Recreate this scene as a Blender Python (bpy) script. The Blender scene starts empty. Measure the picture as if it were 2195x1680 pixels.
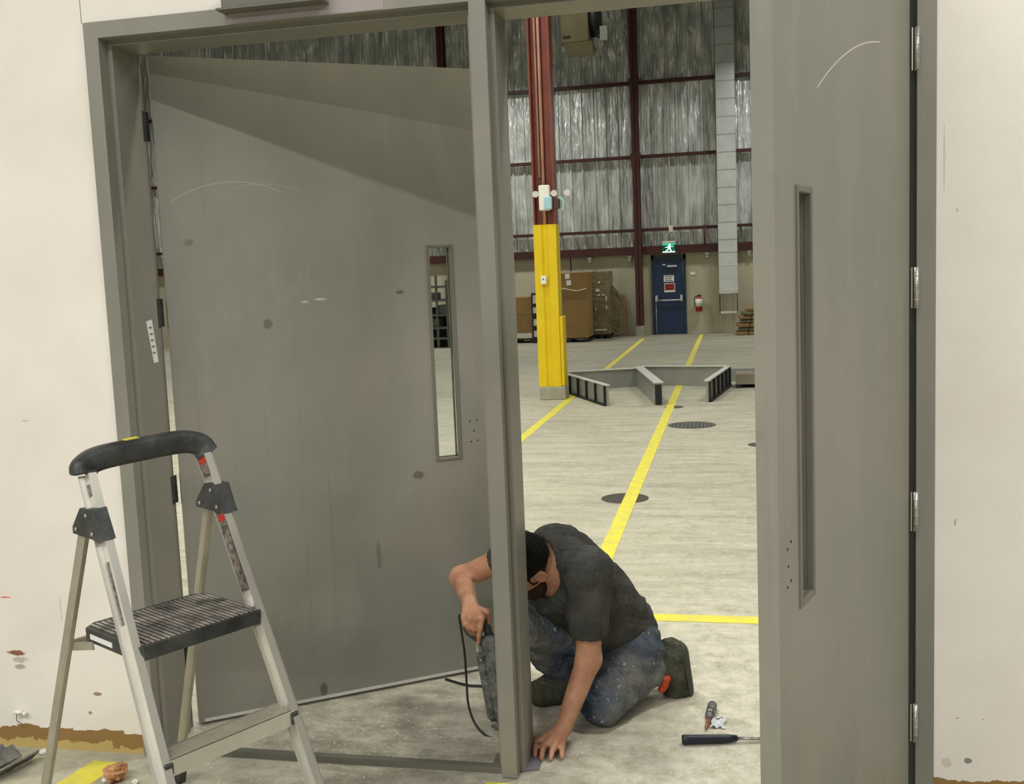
import bpy, math, random
import numpy as np
from mathutils import Vector, Matrix
random.seed(4); np.random.seed(4)
C = bpy.context.scene.collection
pi = math.pi
# ------------------------------------------------------------------ camera
CAM = (0.0, -3.1087, 1.6175); FPX = 2215.25
yaw, pitch, roll = -0.21233, 0.111215, -0.04113
def cam_axes():
    cy, sy = math.cos(yaw), math.sin(yaw)
    f = np.array([sy, cy, 0]); r = np.array([cy, -sy, 0]); u = np.array([0, 0, 1.])
    cp, sp = math.cos(pitch), math.sin(pitch)
    f2 = f*cp-u*sp; u2 = f*sp+u*cp
    cr, sr = math.cos(roll), math.sin(roll)
    return r*cr+u2*sr, -r*sr+u2*cr, f2
AR, AU, AF = cam_axes()
cd = bpy.data.cameras.new('camera'); cam = bpy.data.objects.new('camera', cd); C.objects.link(cam)
cd.sensor_fit = 'HORIZONTAL'; cd.sensor_width = 36.0; cd.lens = FPX/2195*36.0
cd.clip_start = .05; cd.clip_end = 200
m = Matrix.Identity(4)
for i in range(3):
    m[i][0] = AR[i]; m[i][1] = AU[i]; m[i][2] = -AF[i]; m[i][3] = CAM[i]
cam.matrix_world = m
bpy.context.scene.camera = cam
sc = bpy.context.scene
sc.view_settings.view_transform = 'Standard'; sc.view_settings.look = 'None'
sc.view_settings.gamma = 1.0; sc.view_settings.use_curve_mapping = False
sc.view_settings.exposure = 0.0
def ray(x, y): return (x-1097.5)/FPX*AR-(y-840)/FPX*AU+AF
def at(x, y, Y):                      # point seen at pixel (x,y), at distance Y beyond the wall face
    d = ray(x, y); t = (Y-CAM[1])/d[1]; return np.array(CAM)+t*d
def fl(x, y, z=0.0):                  # point seen at pixel (x,y), at height z
    d = ray(x, y); t = (z-CAM[2])/d[2]; return np.array(CAM)+t*d
# ------------------------------------------------------------------ world and lights
w = bpy.data.worlds.new('world'); sc.world = w; w.use_nodes = True
bg = w.node_tree.nodes['Background']; bg.inputs[0].default_value = (1, .96, .9, 1); bg.inputs[1].default_value = .10
def area(name, loc, sx, sy, power, col=(1, .94, .84), spread=pi):
    l = bpy.data.lights.new(name, 'AREA'); l.shape = 'RECTANGLE'; l.size = sx; l.size_y = sy
    l.energy = power; l.color = col; l.spread = spread
    o = bpy.data.objects.new(name, l); o.location = loc; C.objects.link(o); return o
# our side: ceiling tubes, rows parallel to the wall
for X, e in ((-6.6, 100), (-3.9, 124), (-1.4, 150)):
    area('ceiling_tube_light', (X, -4.4, 5.2), 2.4, .16, e, (1, .975, .94))
area('ceiling_tube_light', (2.9, -2.6, 5.2), .16, 2.4, 185, (1, .975, .94))
for X in (-7, -2, 3):
    area('ceiling_tube_light', (X, -11.0, 5.3), 3.2, .2, 320, (1, .975, .94))
# warehouse: high bay fixtures, hooded so they throw their light downwards
for Y, e in ((2.2, 210), (7.5, 130), (13.0, 48)):
    for X in (-13.5, -8.2, -3.0, 2.4):
        area('high_bay_light', (X, Y, 7.7), 1.2, .5, e, (1, .985, .92), math.radians(150))
for X in (-13, -9, -5.4, 1.3, 5):
    area('high_bay_light', (X, 20.6, 7.2), 1.2, .5, 135, (1, .985, .93), math.radians(150))

# ------------------------------------------------------------------ materials
def new_mat(name):
    mt = bpy.data.materials.new(name); mt.use_nodes = True
    nt = mt.node_tree; return mt, nt, nt.nodes['Principled BSDF']
def lin(c):
    return tuple(((v/255)/12.92 if v/255 <= .04045 else ((v/255+.055)/1.055)**2.4) for v in c)
def coords(nt, scale=(1, 1, 1), kind='Object'):
    tc = nt.nodes.new('ShaderNodeTexCoord'); mp = nt.nodes.new('ShaderNodeMapping')
    mp.inputs['Scale'].default_value = scale; nt.links.new(tc.outputs[kind], mp.inputs[0]); return mp.outputs[0]
def noise(nt, vec, scale, detail=4, rough=.6, lo=.35, hi=.65):
    n = nt.nodes.new('ShaderNodeTexNoise'); n.inputs['Scale'].default_value = scale
    n.inputs['Detail'].default_value = detail; n.inputs['Roughness'].default_value = rough
    nt.links.new(vec, n.inputs['Vector'])
    r = nt.nodes.new('ShaderNodeMapRange'); r.inputs[1].default_value = lo; r.inputs[2].default_value = hi
    nt.links.new(n.outputs['Fac'], r.inputs[0]); return r.outputs[0]
def mix(nt, fac, a, b):
    mx = nt.nodes.new('ShaderNodeMix'); mx.data_type = 'RGBA'
    if isinstance(fac, (int, float)): mx.inputs[0].default_value = fac
    else: nt.links.new(fac, mx.inputs[0])
    for i, v in ((6, a), (7, b)):
        if isinstance(v, tuple): mx.inputs[i].default_value = v[:3]+(1,)
        else: nt.links.new(v, mx.inputs[i])
    return mx.outputs[2]
def mth(nt, op, a, b=None, c=None):
    n = nt.nodes.new('ShaderNodeMath'); n.operation = op
    for i, v in enumerate((a, b, c)):
        if v is None: continue
        if isinstance(v, (int, float)): n.inputs[i].default_value = v
        else: nt.links.new(v, n.inputs[i])
    return n.outputs[0]
def bump(nt, bs, h, strength=.3, dist=.01):
    b = nt.nodes.new('ShaderNodeBump'); b.inputs['Strength'].default_value = strength
    b.inputs['Distance'].default_value = dist; nt.links.new(h, b.inputs['Height'])
    nt.links.new(b.outputs[0], bs.inputs['Normal'])
def mat(name, col, rough=.5, metal=0., var=.12, vs=4., stretch=(1, 1, 1), bmp=0., bs=60., bd=.004, col2=None, spec=.5):
    mt, nt, b = new_mat(name); c = lin(col)
    b.inputs['Roughness'].default_value = rough; b.inputs['Metallic'].default_value = metal
    b.inputs['Specular IOR Level'].default_value = spec
    v = coords(nt, stretch)
    c2 = lin(col2) if col2 else tuple(x*(1-var) for x in c)
    c1 = c if col2 else tuple(min(1, x*(1+var)) for x in c)
    nt.links.new(mix(nt, noise(nt, v, vs), c1, c2), b.inputs['Base Color'])
    if bmp: bump(nt, b, noise(nt, v, bs, 3), bmp, bd)
    return mt
def spots(nt, base, marks):
    """marks: (x,y,z,rx,rz,colour,strength,noise) stains centred on object coordinates"""
    tc = nt.nodes.new('ShaderNodeTexCoord'); sep = nt.nodes.new('ShaderNodeSeparateXYZ'); nt.links.new(tc.outputs['Object'], sep.inputs[0])
    nz = nt.nodes.new('ShaderNodeTexNoise'); nz.inputs['Scale'].default_value = 60; nt.links.new(tc.outputs['Object'], nz.inputs['Vector'])
    out = base
    for (x, z, rx, rz, col, st) in marks:
        dx = mth(nt, 'DIVIDE', mth(nt, 'SUBTRACT', sep.outputs[0], x), rx)
        dz = mth(nt, 'DIVIDE', mth(nt, 'SUBTRACT', sep.outputs[2], z), rz)
        d = mth(nt, 'SQRT', mth(nt, 'ADD', mth(nt, 'MULTIPLY', dx, dx), mth(nt, 'MULTIPLY', dz, dz)))
        d = mth(nt, 'ADD', d, mth(nt, 'MULTIPLY', nz.outputs['Fac'], .7))
        r = nt.nodes.new('ShaderNodeMapRange'); r.inputs[1].default_value = 1.2; r.inputs[2].default_value = .95
        r.inputs[4].default_value = st; nt.links.new(d, r.inputs[0])
        out = mix(nt, r.outputs[0], out, lin(col))
    return out
def arcs(nt, base, items):
    tc = nt.nodes.new('ShaderNodeTexCoord'); sep = nt.nodes.new('ShaderNodeSeparateXYZ'); nt.links.new(tc.outputs['Object'], sep.inputs[0])
    out = base
    for (x, z, r, w_, x0, x1, col, st) in items:
        dx = mth(nt, 'SUBTRACT', sep.outputs[0], x); dz = mth(nt, 'SUBTRACT', sep.outputs[2], z)
        d = mth(nt, 'SQRT', mth(nt, 'ADD', mth(nt, 'MULTIPLY', dx, dx), mth(nt, 'MULTIPLY', dz, dz)))
        line = mth(nt, 'LESS_THAN', mth(nt, 'ABSOLUTE', mth(nt, 'SUBTRACT', d, r)), w_)
        k = mth(nt, 'MULTIPLY', mth(nt, 'GREATER_THAN', sep.outputs[0], x0), mth(nt, 'LESS_THAN', sep.outputs[0], x1))
        k = mth(nt, 'MULTIPLY', k, mth(nt, 'GREATER_THAN', dz, 0))
        out = mix(nt, mth(nt, 'MULTIPLY', mth(nt, 'MULTIPLY', k, line), st), out, lin(col))
    return out
M = {}
def steel_paint(name, col, arcs_=(), streak=True, marks=()):
    mt, nt, b = new_mat(name); c = lin(col)
    v = coords(nt, (1, 1, 1)); big = noise(nt, v, 1.3, 3, .5, .3, .7)
    base = mix(nt, big, (c[0]*1.13, c[1]*1.08, c[2]*1.08), (c[0]*.86, c[1]*.9, c[2]*.86))
    v2 = coords(nt, (42, 42, .55)); s = noise(nt, v2, 1.0, 4, .6, .58, .75)
    if streak: base = mix(nt, mth(nt, 'MULTIPLY', s, .28), base, tuple(x*.55 for x in c))
    v3 = coords(nt, (1, 1, 1)); sm = noise(nt, v3, 7, 5, .7, .62, .8)
    base = mix(nt, mth(nt, 'MULTIPLY', sm, .4), base, tuple(x*.6 for x in c))
    pat = noise(nt, coords(nt, (1, 1, .6)), 2.6, 5, .6, .45, .70); base = mix(nt, mth(nt, 'MULTIPLY', pat, .55), base, (c[0]*.74, c[1]*.78, c[2]*.78))
    rub = noise(nt, coords(nt, (1.6, 1.6, .5)), 3.4, 5, .7, .56, .74); base = mix(nt, mth(nt, 'MULTIPLY', rub, .35), base, (min(1, c[0]*1.35), c[1]*1.3, c[2]*1.32))
    if marks: base = spots(nt, base, marks)
    if arcs_: base = arcs(nt, base, arcs_)
    nt.links.new(base, b.inputs['Base Color']); b.inputs['Roughness'].default_value = .5
    b.inputs['Specular IOR Level'].default_value = .35
    bump(nt, b, noise(nt, v, 160, 2), .08, .001)
    return mt
MARKS_L = [(.35, 1.48, .022, .022, (92, 88, 76), .7), (.49, 1.555, .02, .006, (190, 185, 170), .8), (.55, 1.562, .03, .006, (195, 190, 175), .8), (.86, 1.575, .02, .010, (88, 76, 55), .8),
    (.90, .85, .03, .022, (84, 80, 70), .7), (.09, 1.785, .02, .016, (96, 90, 80), .5), (.72, .55, .012, .08, (92, 90, 82), .5), (.47, .05, .02, .04, (70, 66, 55), .7)]
M['door'] = steel_paint('grey_door_paint', (140, 139, 129),
    [(0.262, 1.609, 0.389, .0013, .04, .43, (190, 182, 168), .5), (.36, 1.60, .39, .001, .25, .5, (180, 172, 158), .4)], marks=MARKS_L)
M['door_r'] = steel_paint('grey_door_paint_right', (138, 137, 126),
    [(0.167, 0.587, 1.575, .0014, .37, .92, (225, 218, 205), .8)])
M['frame'] = steel_paint('grey_frame_paint', (138, 136, 126), streak=False)
M['frame'].node_tree.nodes['Principled BSDF'].inputs['Roughness'].default_value = .42
M['gap_shade'] = mat('gap_shade_grey', (62, 64, 60), .7)  # painted shade for the gap beside the right door
M['lite'] = steel_paint('grey_lite_trim', (112, 110, 100), streak=False)
M['hole'] = mat('drilled_hole_black', (12, 12, 12), .9)
M['hinge'] = mat('bright_steel_hinge', (190, 188, 178), .35, .7, .1)
# cream wall with adhesive residue at its foot
def wall_material():
    mt, nt, b = new_mat('cream_painted_drywall')
    v = coords(nt, (1, 1, 1))
    base = mix(nt, noise(nt, v, 2.2, 3), lin((236, 231, 221)), lin((228, 222, 211)))
    fine = noise(nt, v, 18, 5, .7, .70, .82); base = mix(nt, mth(nt, 'MULTIPLY', fine, .25), base, lin((190, 178, 160)))
    tc = nt.nodes.new('ShaderNodeTexCoord'); sep = nt.nodes.new('ShaderNodeSeparateXYZ'); nt.links.new(tc.outputs['Object'], sep.inputs[0])
    nz = noise(nt, coords(nt, (1, 1, 2.2)), 7, 5, .65, .2, .8)
    zz = mth(nt, 'ADD', sep.outputs[2], mth(nt, 'MULTIPLY', nz, .055))
    k = mth(nt, 'LESS_THAN', zz, .108)
    base = mix(nt, k, base, lin((143, 112, 62)))
    nz2 = noise(nt, coords(nt, (1, 1, 1.6)), 13, 4, .6, .2, .8)
    k2 = mth(nt, 'LESS_THAN', mth(nt, 'ADD', sep.outputs[2], mth(nt, 'MULTIPLY', nz2, .06)), .058)
    base = mix(nt, k2, base, lin((186, 164, 98)))
    base = spots(nt, base, [(-2.528, .352, .045, .014, (130, 80, 45), .95), (-2.515, .327, .04, .016, (185, 172, 155), .8), (-2.515, .30, .03, .012, (160, 145, 128), .8),
                            (-2.214, .213, .022, .010, (140, 110, 95), .9), (-2.25, .142, .010, .008, (120, 105, 90), .8), (-2.55, .556, .03, .003, (215, 60, 50), .9),
                            (-2.52, 1.98, .010, .008, (190, 175, 160), .8), (-2.4, 1.19, .02, .004, (190, 160, 120), .5), (-2.33, .52, .003, .06, (190, 178, 160), .7),
                            (.66, .14, .014, .012, (120, 120, 115), .9), (.60, .13, .02, .02, (205, 198, 180), .9), (.63, .27, .005, .003, (200, 110, 90), .9), (.70, .27, .004, .003, (200, 110, 90), .8),
                            (.62, .86, .003, .015, (110, 100, 90), .7), (.585, 1.9, .004, .12, (190, 182, 168), .6), (.62, 1.75, .004, .008, (170, 160, 150), .7)])
    nt.links.new(base, b.inputs['Base Color']); b.inputs['Roughness'].default_value = .75
    bump(nt, b, noise(nt, v, 90, 3), .12, .002); return mt
M['wall'] = wall_material()
def floor_material():
    mt, nt, b = new_mat('dusty_concrete_floor')
    v = coords(nt, (1, 1, 1)); vs = coords(nt, (.5, 2.6, 1))
    c = mix(nt, noise(nt, v, .35, 4, .5, .3, .7), lin((178, 175, 150)), lin((150, 149, 131)))
    c = mix(nt, mth(nt, 'MULTIPLY', noise(nt, vs, 3.2, 6, .7, .42, .68), .55), c, lin((205, 200, 182)))
    c = mix(nt, mth(nt, 'MULTIPLY', noise(nt, vs, 1.3, 5, .65, .50, .75), .5), c, lin((120, 117, 104)))
    c = mix(nt, mth(nt, 'MULTIPLY', noise(nt, v, 26, 6, .75, .50, .72), .45), c, lin((222, 217, 200)))
    c = mix(nt, mth(nt, 'MULTIPLY', noise(nt, v, 9, 6, .7, .50, .72), .45), c, lin((118, 112, 98)))
    # plaster dust where the frame is being worked on
    tc = nt.nodes.new('ShaderNodeTexCoord'); gd = nt.nodes.new('ShaderNodeVectorMath'); gd.operation = 'DISTANCE'
    nt.links.new(tc.outputs['Object'], gd.inputs[0]); gd.inputs[1].default_value = (-.35, .45, 0)
    r = nt.nodes.new('ShaderNodeMapRange'); r.inputs[1].default_value = 2.2; r.inputs[2].default_value = .4; nt.links.new(gd.outputs['Value'], r.inputs[0])
    dust = mth(nt, 'MULTIPLY', r.outputs[0], noise(nt, v, 11, 6, .7, .40, .60))
    c = mix(nt, mth(nt, 'MULTIPLY', dust, .6), c, lin((222, 216, 200)))
    c = mix(nt, mth(nt, 'MULTIPLY', mth(nt, 'MULTIPLY', r.outputs[0], noise(nt, v, 90, 2, .5, .66, .70)), .8), c, lin((240, 236, 225)))
    gd2 = nt.nodes.new('ShaderNodeVectorMath'); gd2.operation = 'DISTANCE'; nt.links.new(tc.outputs['Object'], gd2.inputs[0]); gd2.inputs[1].default_value = (-1.15, .3, 0)
    r2 = nt.nodes.new('ShaderNodeMapRange'); r2.inputs[1].default_value = 1.1; r2.inputs[2].default_value = .3; nt.links.new(gd2.outputs['Value'], r2.inputs[0])
    c = mix(nt, mth(nt, 'MULTIPLY', mth(nt, 'MULTIPLY', r2.outputs[0], noise(nt, coords(nt, (.8, 2.2, 1)), 4.5, 6, .7, .42, .62)), .6), c, lin((112, 104, 88)))
    c = mix(nt, mth(nt, 'MULTIPLY', mth(nt, 'MULTIPLY', r2.outputs[0], noise(nt, v, 70, 3, .6, .60, .66)), .7), c, lin((225, 218, 202)))
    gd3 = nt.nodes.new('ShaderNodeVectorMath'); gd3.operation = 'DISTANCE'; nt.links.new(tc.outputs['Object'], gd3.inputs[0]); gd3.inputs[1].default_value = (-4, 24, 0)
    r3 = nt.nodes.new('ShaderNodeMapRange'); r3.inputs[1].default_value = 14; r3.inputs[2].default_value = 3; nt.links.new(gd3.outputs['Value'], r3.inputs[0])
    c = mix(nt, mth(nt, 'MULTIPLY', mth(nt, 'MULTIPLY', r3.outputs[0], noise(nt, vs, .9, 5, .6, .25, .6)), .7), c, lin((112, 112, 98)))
    nt.links.new(c, b.inputs['Base Color'])
    b.inputs['Roughness'].default_value = .62; b.inputs['Specular IOR Level'].default_value = .35
    bump(nt, b, noise(nt, v, 40, 5, .7), .15, .003); return mt
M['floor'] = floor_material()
def cladding_material():
    mt, nt, b = new_mat('galvanised_corrugated_sheet')
    v = coords(nt, (3.0, 3.0, .9)); 
    c = mix(nt, noise(nt, v, 1.4, 4), lin((226, 230, 226)), lin((176, 182, 180)))
    nt.links.new(c, b.inputs['Base Color']); b.inputs['Metallic'].default_value = .55
    b.inputs['Roughness'].default_value = .40
    bump(nt, b, noise(nt, coords(nt, (2.2, 2.2, .42)), 2.6, 3, .5), .40, .12); return mt
M['clad'] = cladding_material()
M['block'] = mat('beige_painted_block', (182, 177, 152), .8, 0, .08, .9, bmp=.2, bs=30)
M['ceil'] = mat('dark_roof_deck', (60, 62, 60), .7, .2)
M['sidewall'] = mat('warehouse_side_wall', (150, 148, 140), .8)
M['red'] = mat('oxide_red_steel', (124, 58, 44), .3, 0, .15, 3)
M['reddark'] = mat('dark_red_steel', (64, 23, 19), .5, 0, .15, 3)
M['yellow'] = mat('yellow_guard_paint', (226, 196, 10), .45, 0, .06, 3)
M['plinth'] = mat('concrete_plinth', (160, 158, 140), .8, 0, .12, 8)
M['tape'] = mat('yellow_floor_paint', (226, 214, 62), .6, 0, .10, 9, col2=(205, 198, 90))
M['alu'] = mat('brushed_aluminium', (218, 216, 206), .3, .6, .06, 6, (1, 1, .2))
M['aludark'] = mat('grimy_aluminium', (182, 176, 158), .42, .5, .12, 9)
M['blackpl'] = mat('dusty_black_plastic', (34, 36, 36), .5, 0, .2, 9, col2=(72, 74, 72), bmp=.15, bs=50)
M['tread'] = mat('dusty_black_tread', (70, 68, 64), .55, 0, .2, 14, col2=(165, 158, 145))
M['rivet'] = mat('rivet_steel', (205, 205, 200), .3, .8)
M['redlabel'] = mat('red_label', (190, 40, 34), .5)
M['darklabel'] = mat('dark_label', (58, 50, 46), .5, 0, .3, 60, col2=(150, 140, 130))
M['white'] = mat('white_plastic', (232, 232, 226), .5, 0, .03)
M['greytext'] = mat('grey_print', (120, 120, 118), .7)
M['silver'] = mat('galvanised_duct', (205, 212, 212), .33, .6, .10, 2)
M['dsteel'] = mat('grey_sheet_steel', (150, 152, 146), .42, .35, .08, 3)
M['lsteel'] = mat('pale_steel_edge', (215, 216, 208), .4, .3, .05)
M['black'] = mat('matt_black', (16, 17, 17), .6)
M['card'] = mat('corrugated_cardboard', (140, 112, 66), .8, 0, .10, 2)
M['card2'] = mat('wrapped_cardboard', (100, 88, 60), .35, 0, .15, 4, col2=(124, 114, 84), bmp=.4, bs=12, bd=.02)
M['film'] = mat('white_stretch_film', (205, 200, 185), .25, 0, .2, 14)
M['blue'] = mat('navy_door_paint', (8, 42, 76), .45, 0, .08)
M['bluef'] = mat('navy_frame_paint', (16, 46, 66), .45)
M['chrome'] = mat('satin_bar', (190, 195, 200), .35, .6)
M['redsign'] = mat('red_sign', (170, 30, 28), .5)
M['ext_red'] = mat('extinguisher_red', (170, 26, 22), .3)
M['heater'] = mat('olive_heater_case', (98, 90, 62), .55)
M['grate'] = mat('cast_iron_cover', (96, 97, 90), .6, .4, .1)
M['grate2'] = mat('dark_iron_cover', (72, 70, 60), .6, .3, .1)
M['brownbox'] = mat('grey_brown_board', (128, 120, 104), .8)
M['paper'] = mat('crumpled_brown_paper', (206, 160, 112), .8, 0, .15, 20, col2=(150, 96, 60))
M['plaster'] = mat('white_plaster_crumb', (230, 226, 215), .85)
M['strip'] = mat('dark_rubber_strip', (58, 58, 56), .6, 0, .3, 12, col2=(140, 138, 130))
M['cord'] = mat('black_rubber_cord', (24, 25, 26), .5)
M['tool'] = mat('dusty_dark_tool', (54, 58, 58), .5, 0, .3, 30, col2=(112, 114, 108), bmp=.3, bs=70)
M['grip'] = mat('navy_rubber_grip', (24, 28, 44), .5, 0, .2, 30)
M['shank'] = mat('worn_steel', (140, 138, 128), .35, .8)
M['copper'] = mat('rusty_metal', (150, 96, 70), .5, .4)
M['exit'] = None
def emis(name, col, st):
    mt, nt, b = new_mat(name); b.inputs['Base Color'].default_value = lin(col)+(1,)
    b.inputs['Emission Color'].default_value = lin(col)+(1,); b.inputs['Emission Strength'].default_value = st; return mt
M['exitg'] = emis('exit_sign_green', (40, 170, 130), .9); M['exitw'] = emis('exit_sign_white', (200, 255, 240), 1.3)
def glass_mat():
    mt, nt, b = new_mat('clear_wired_glass'); b.inputs['Base Color'].default_value = (.93, .96, .94, 1)
    b.inputs['Roughness'].default_value = .03; b.inputs['Transmission Weight'].default_value = 1.; b.inputs['IOR'].default_value = 1.1
    return mt
M['glass'] = glass_mat()
# person
def skin_mat():
    mt, nt, b = new_mat('skin'); v = coords(nt)
    c = mix(nt, noise(nt, v, 14, 4), lin((200, 150, 118)), lin((172, 120, 92)))
    nt.links.new(c, b.inputs['Base Color']); b.inputs['Roughness'].default_value = .5
    b.inputs['Subsurface Weight'].default_value = .0
    bump(nt, b, noise(nt, v, 120, 3), .12, .002); return mt
M['skin'] = skin_mat()
def cloth(name, c1, c2, specks=None, sc_=9):
    mt, nt, b = new_mat(name); v = coords(nt)
    c = mix(nt, noise(nt, v, sc_, 5), lin(c1), lin(c2))
    if specks: c = mix(nt, mth(nt, 'MULTIPLY', noise(nt, v, 70, 3, .6, .64, .70), .8), c, lin(specks))
    nt.links.new(c, b.inputs['Base Color']); b.inputs['Roughness'].default_value = .9; b.inputs['Specular IOR Level'].default_value = .15
    h = noise(nt, coords(nt, (1, 1, .45)), 13, 5, .6, .3, .7); bump(nt, b, h, .7, .02); return mt
M['shirt'] = cloth('charcoal_cotton', (84, 84, 80), (62, 62, 59))
M['jeans'] = cloth('dusty_denim', (64, 79, 100), (122, 122, 116), (205, 208, 205), 6)
M['boot'] = cloth('olive_work_boot', (84, 86, 72), (58, 60, 50), (125, 126, 112), 12)
M['sole'] = mat('dark_boot_sole', (66, 68, 58), .8)
M['cap'] = cloth('black_cap', (20, 20, 20), (26, 26, 25))
M['beard'] = cloth('dark_beard', (72, 50, 36), (50, 36, 28), None, 60)
M['orange'] = mat('orange_lining', (196, 70, 34), .7)
M['eye'] = mat('eye_white', (225, 220, 212), .3, 0, .02); M['iris'] = mat('dark_iris', (40, 28, 20), .3)

# ------------------------------------------------------------------ mesh helpers
def wm(o):
    mt = Matrix.LocRotScale(o.location, o.rotation_euler, o.scale)
    return wm(o.parent) @ mt if o.parent else mt
class MB:
    def __init__(s, T=None): s.v = []; s.f = []; s.T = T or Matrix.Identity(4); s.sm = []
    def add(s, vs, fs, smooth=False):
        n = len(s.v); s.v += [s.T @ Vector(p) for p in vs]; s.f += [tuple(i+n for i in f) for f in fs]; s.sm += [smooth]*len(fs); return s
    def box(s, a, b, bev=0.):
        x0, y0, z0 = [min(a[i], b[i]) for i in range(3)]; x1, y1, z1 = [max(a[i], b[i]) for i in range(3)]
        if bev <= 0 or min(x1-x0, y1-y0, z1-z0) < 2.2*bev:
            vs = [(x, y, z) for x in (x0, x1) for y in (y0, y1) for z in (z0, z1)]
            return s.add(vs, [(0, 1, 3, 2), (4, 6, 7, 5), (0, 4, 5, 1), (2, 3, 7, 6), (0, 2, 6, 4), (1, 5, 7, 3)])
        e = bev; vs = []; idx = {}
        X = (x0, x1); Y = (y0, y1); Z = (z0, z1); sg = (1, -1)
        for i in (0, 1):
            for j in (0, 1):
                for k in (0, 1):
                    for ax in range(3):
                        p = [X[i], Y[j], Z[k]]; q = [X[i]+sg[i]*e, Y[j]+sg[j]*e, Z[k]+sg[k]*e]; q[ax] = p[ax]
                        idx[(i, j, k, ax)] = len(vs); vs.append(tuple(q))
        fs = []
        for i in (0, 1):
            fs.append([idx[(i, 0, 0, 0)], idx[(i, 1, 0, 0)], idx[(i, 1, 1, 0)], idx[(i, 0, 1, 0)]][::1 if i else -1])
            fs.append([idx[(0, i, 0, 1)], idx[(0, i, 1, 1)], idx[(1, i, 1, 1)], idx[(1, i, 0, 1)]][::1 if i else -1])
            fs.append([idx[(0, 0, i, 2)], idx[(1, 0, i, 2)], idx[(1, 1, i, 2)], idx[(0, 1, i, 2)]][::1 if i else -1])
        for j in (0, 1):
            for k in (0, 1):
                fs.append([idx[(0, j, k, 1)], idx[(1, j, k, 1)], idx[(1, j, k, 2)], idx[(0, j, k, 2)]])
                fs.append([idx[(j, 0, k, 0)], idx[(j, 1, k, 0)], idx[(j, 1, k, 2)], idx[(j, 0, k, 2)]])
                fs.append([idx[(j, k, 0, 0)], idx[(j, k, 1, 0)], idx[(j, k, 1, 1)], idx[(j, k, 0, 1)]])
                for i in (0, 1): fs.append([idx[(i, j, k, 0)], idx[(i, j, k, 1)], idx[(i, j, k, 2)]])
        return s.add(vs, fs)
    def prism(s, poly, z0, z1, axis='z'):
        n = len(poly); mp = {'z': lambda a, b, c: (a, b, c), 'y': lambda a, b, c: (a, c, b), 'x': lambda a, b, c: (c, a, b)}[axis]
        vs = [mp(a, b, z0) for a, b in poly]+[mp(a, b, z1) for a, b in poly]
        fs = [tuple(range(n))[::-1], tuple(range(n, 2*n))]+[(i, (i+1) % n, n+(i+1) % n, n+i) for i in range(n)]
        return s.add(vs, fs)
    def tube(s, pts, r, n=10, cap=True):
        pts = [Vector(p) for p in pts]; rs = r if isinstance(r, (list, tuple)) else [r]*len(pts)
        vs = []; fs = []; up = None
        for i, p in enumerate(pts):
            d = (pts[min(i+1, len(pts)-1)]-pts[max(i-1, 0)]).normalized()
            if up is None:
                up = Vector((0, 0, 1)) if abs(d.z) < .9 else Vector((1, 0, 0))
            a = d.cross(up).normalized(); b_ = a.cross(d).normalized(); up = b_
            for k in range(n):
                t = 2*pi*k/n; vs.append(p+a*math.cos(t)*rs[i]+b_*math.sin(t)*rs[i])
        for i in range(len(pts)-1):
            for k in range(n):
                fs.append((i*n+k, i*n+(k+1) % n, (i+1)*n+(k+1) % n, (i+1)*n+k))
        s.add(vs, fs, True)
        if cap: s.f += [tuple(len(s.v)-len(vs)+k for k in range(n))[::-1], tuple(len(s.v)-n+k for k in range(n))]; s.sm += [False, False]
        return s
    def bar(s, a, b, u, wu, wv, bev=0):      # rectangular bar from a to b, side direction u, sizes wu (along u) and wv
        a = Vector(a); b = Vector(b); d = (b-a); L = d.length; d.normalize(); u = Vector(u); u = (u-d*u.dot(d)).normalized(); v = d.cross(u)
        K = Matrix((u, v, d)).transposed().to_4x4(); K.translation = a; T0 = s.T; s.T = T0 @ K
        s.box((-wu/2, -wv/2, 0), (wu/2, wv/2, L), bev); s.T = T0; return s
    def disc(s, c, n_, r, t, seg=16):
        c = Vector(c); n_ = Vector(n_).normalized(); return s.tube([c, c+n_*t], r, seg)
    def ball(s, c, r, n=12, rr=(1, 1, 1)):
        vs = []; fs = []; h = n//2
        for i in range(h+1):
            for k in range(n):
                a = pi*i/h; t = 2*pi*k/n
                vs.append((c[0]+r*rr[0]*math.sin(a)*math.cos(t), c[1]+r*rr[1]*math.sin(a)*math.sin(t), c[2]+r*rr[2]*math.cos(a)))
        for i in range(h):
            for k in range(n): fs.append((i*n+k, (i+1)*n+k, (i+1)*n+(k+1) % n, i*n+(k+1) % n))
        return s.add(vs, fs, True)
    def build(s, name, mt, parent=None, origin=None):
        vs = s.v
        if parent: Wi = wm(parent).inverted(); loc = Vector((0, 0, 0)); vs = [Wi @ p for p in vs]
        else:
            if origin is None:
                xs = [p.x for p in vs]; ys = [p.y for p in vs]; zs = [p.z for p in vs]
                origin = ((min(xs)+max(xs))/2, (min(ys)+max(ys))/2, min(zs))
            loc = Vector(origin); vs = [p-loc for p in vs]
        me = bpy.data.meshes.new(name); me.from_pydata([tuple(p) for p in vs], [], s.f); me.update()
        me.polygons.foreach_set('use_smooth', s.sm)
        for x in (mt if isinstance(mt, (list, tuple)) else [mt]): me.materials.append(x)
        o = bpy.data.objects.new(name, me); C.objects.link(o); o.location = loc
        if parent: o.parent = parent
        return o
def tag(o, label=None, cat=None, group=None, kind=None):
    if label: o['label'] = label
    if cat: o['category'] = cat
    if group: o['group'] = group
    if kind: o['kind'] = kind
    return o
def empty(name, loc, rz=0, label=None, cat=None, group=None, kind=None):
    o = bpy.data.objects.new(name, None); C.objects.link(o); o.location = loc; o.rotation_euler = (0, 0, rz); o.empty_display_size = .1
    return tag(o, label, cat, group, kind)
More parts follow.
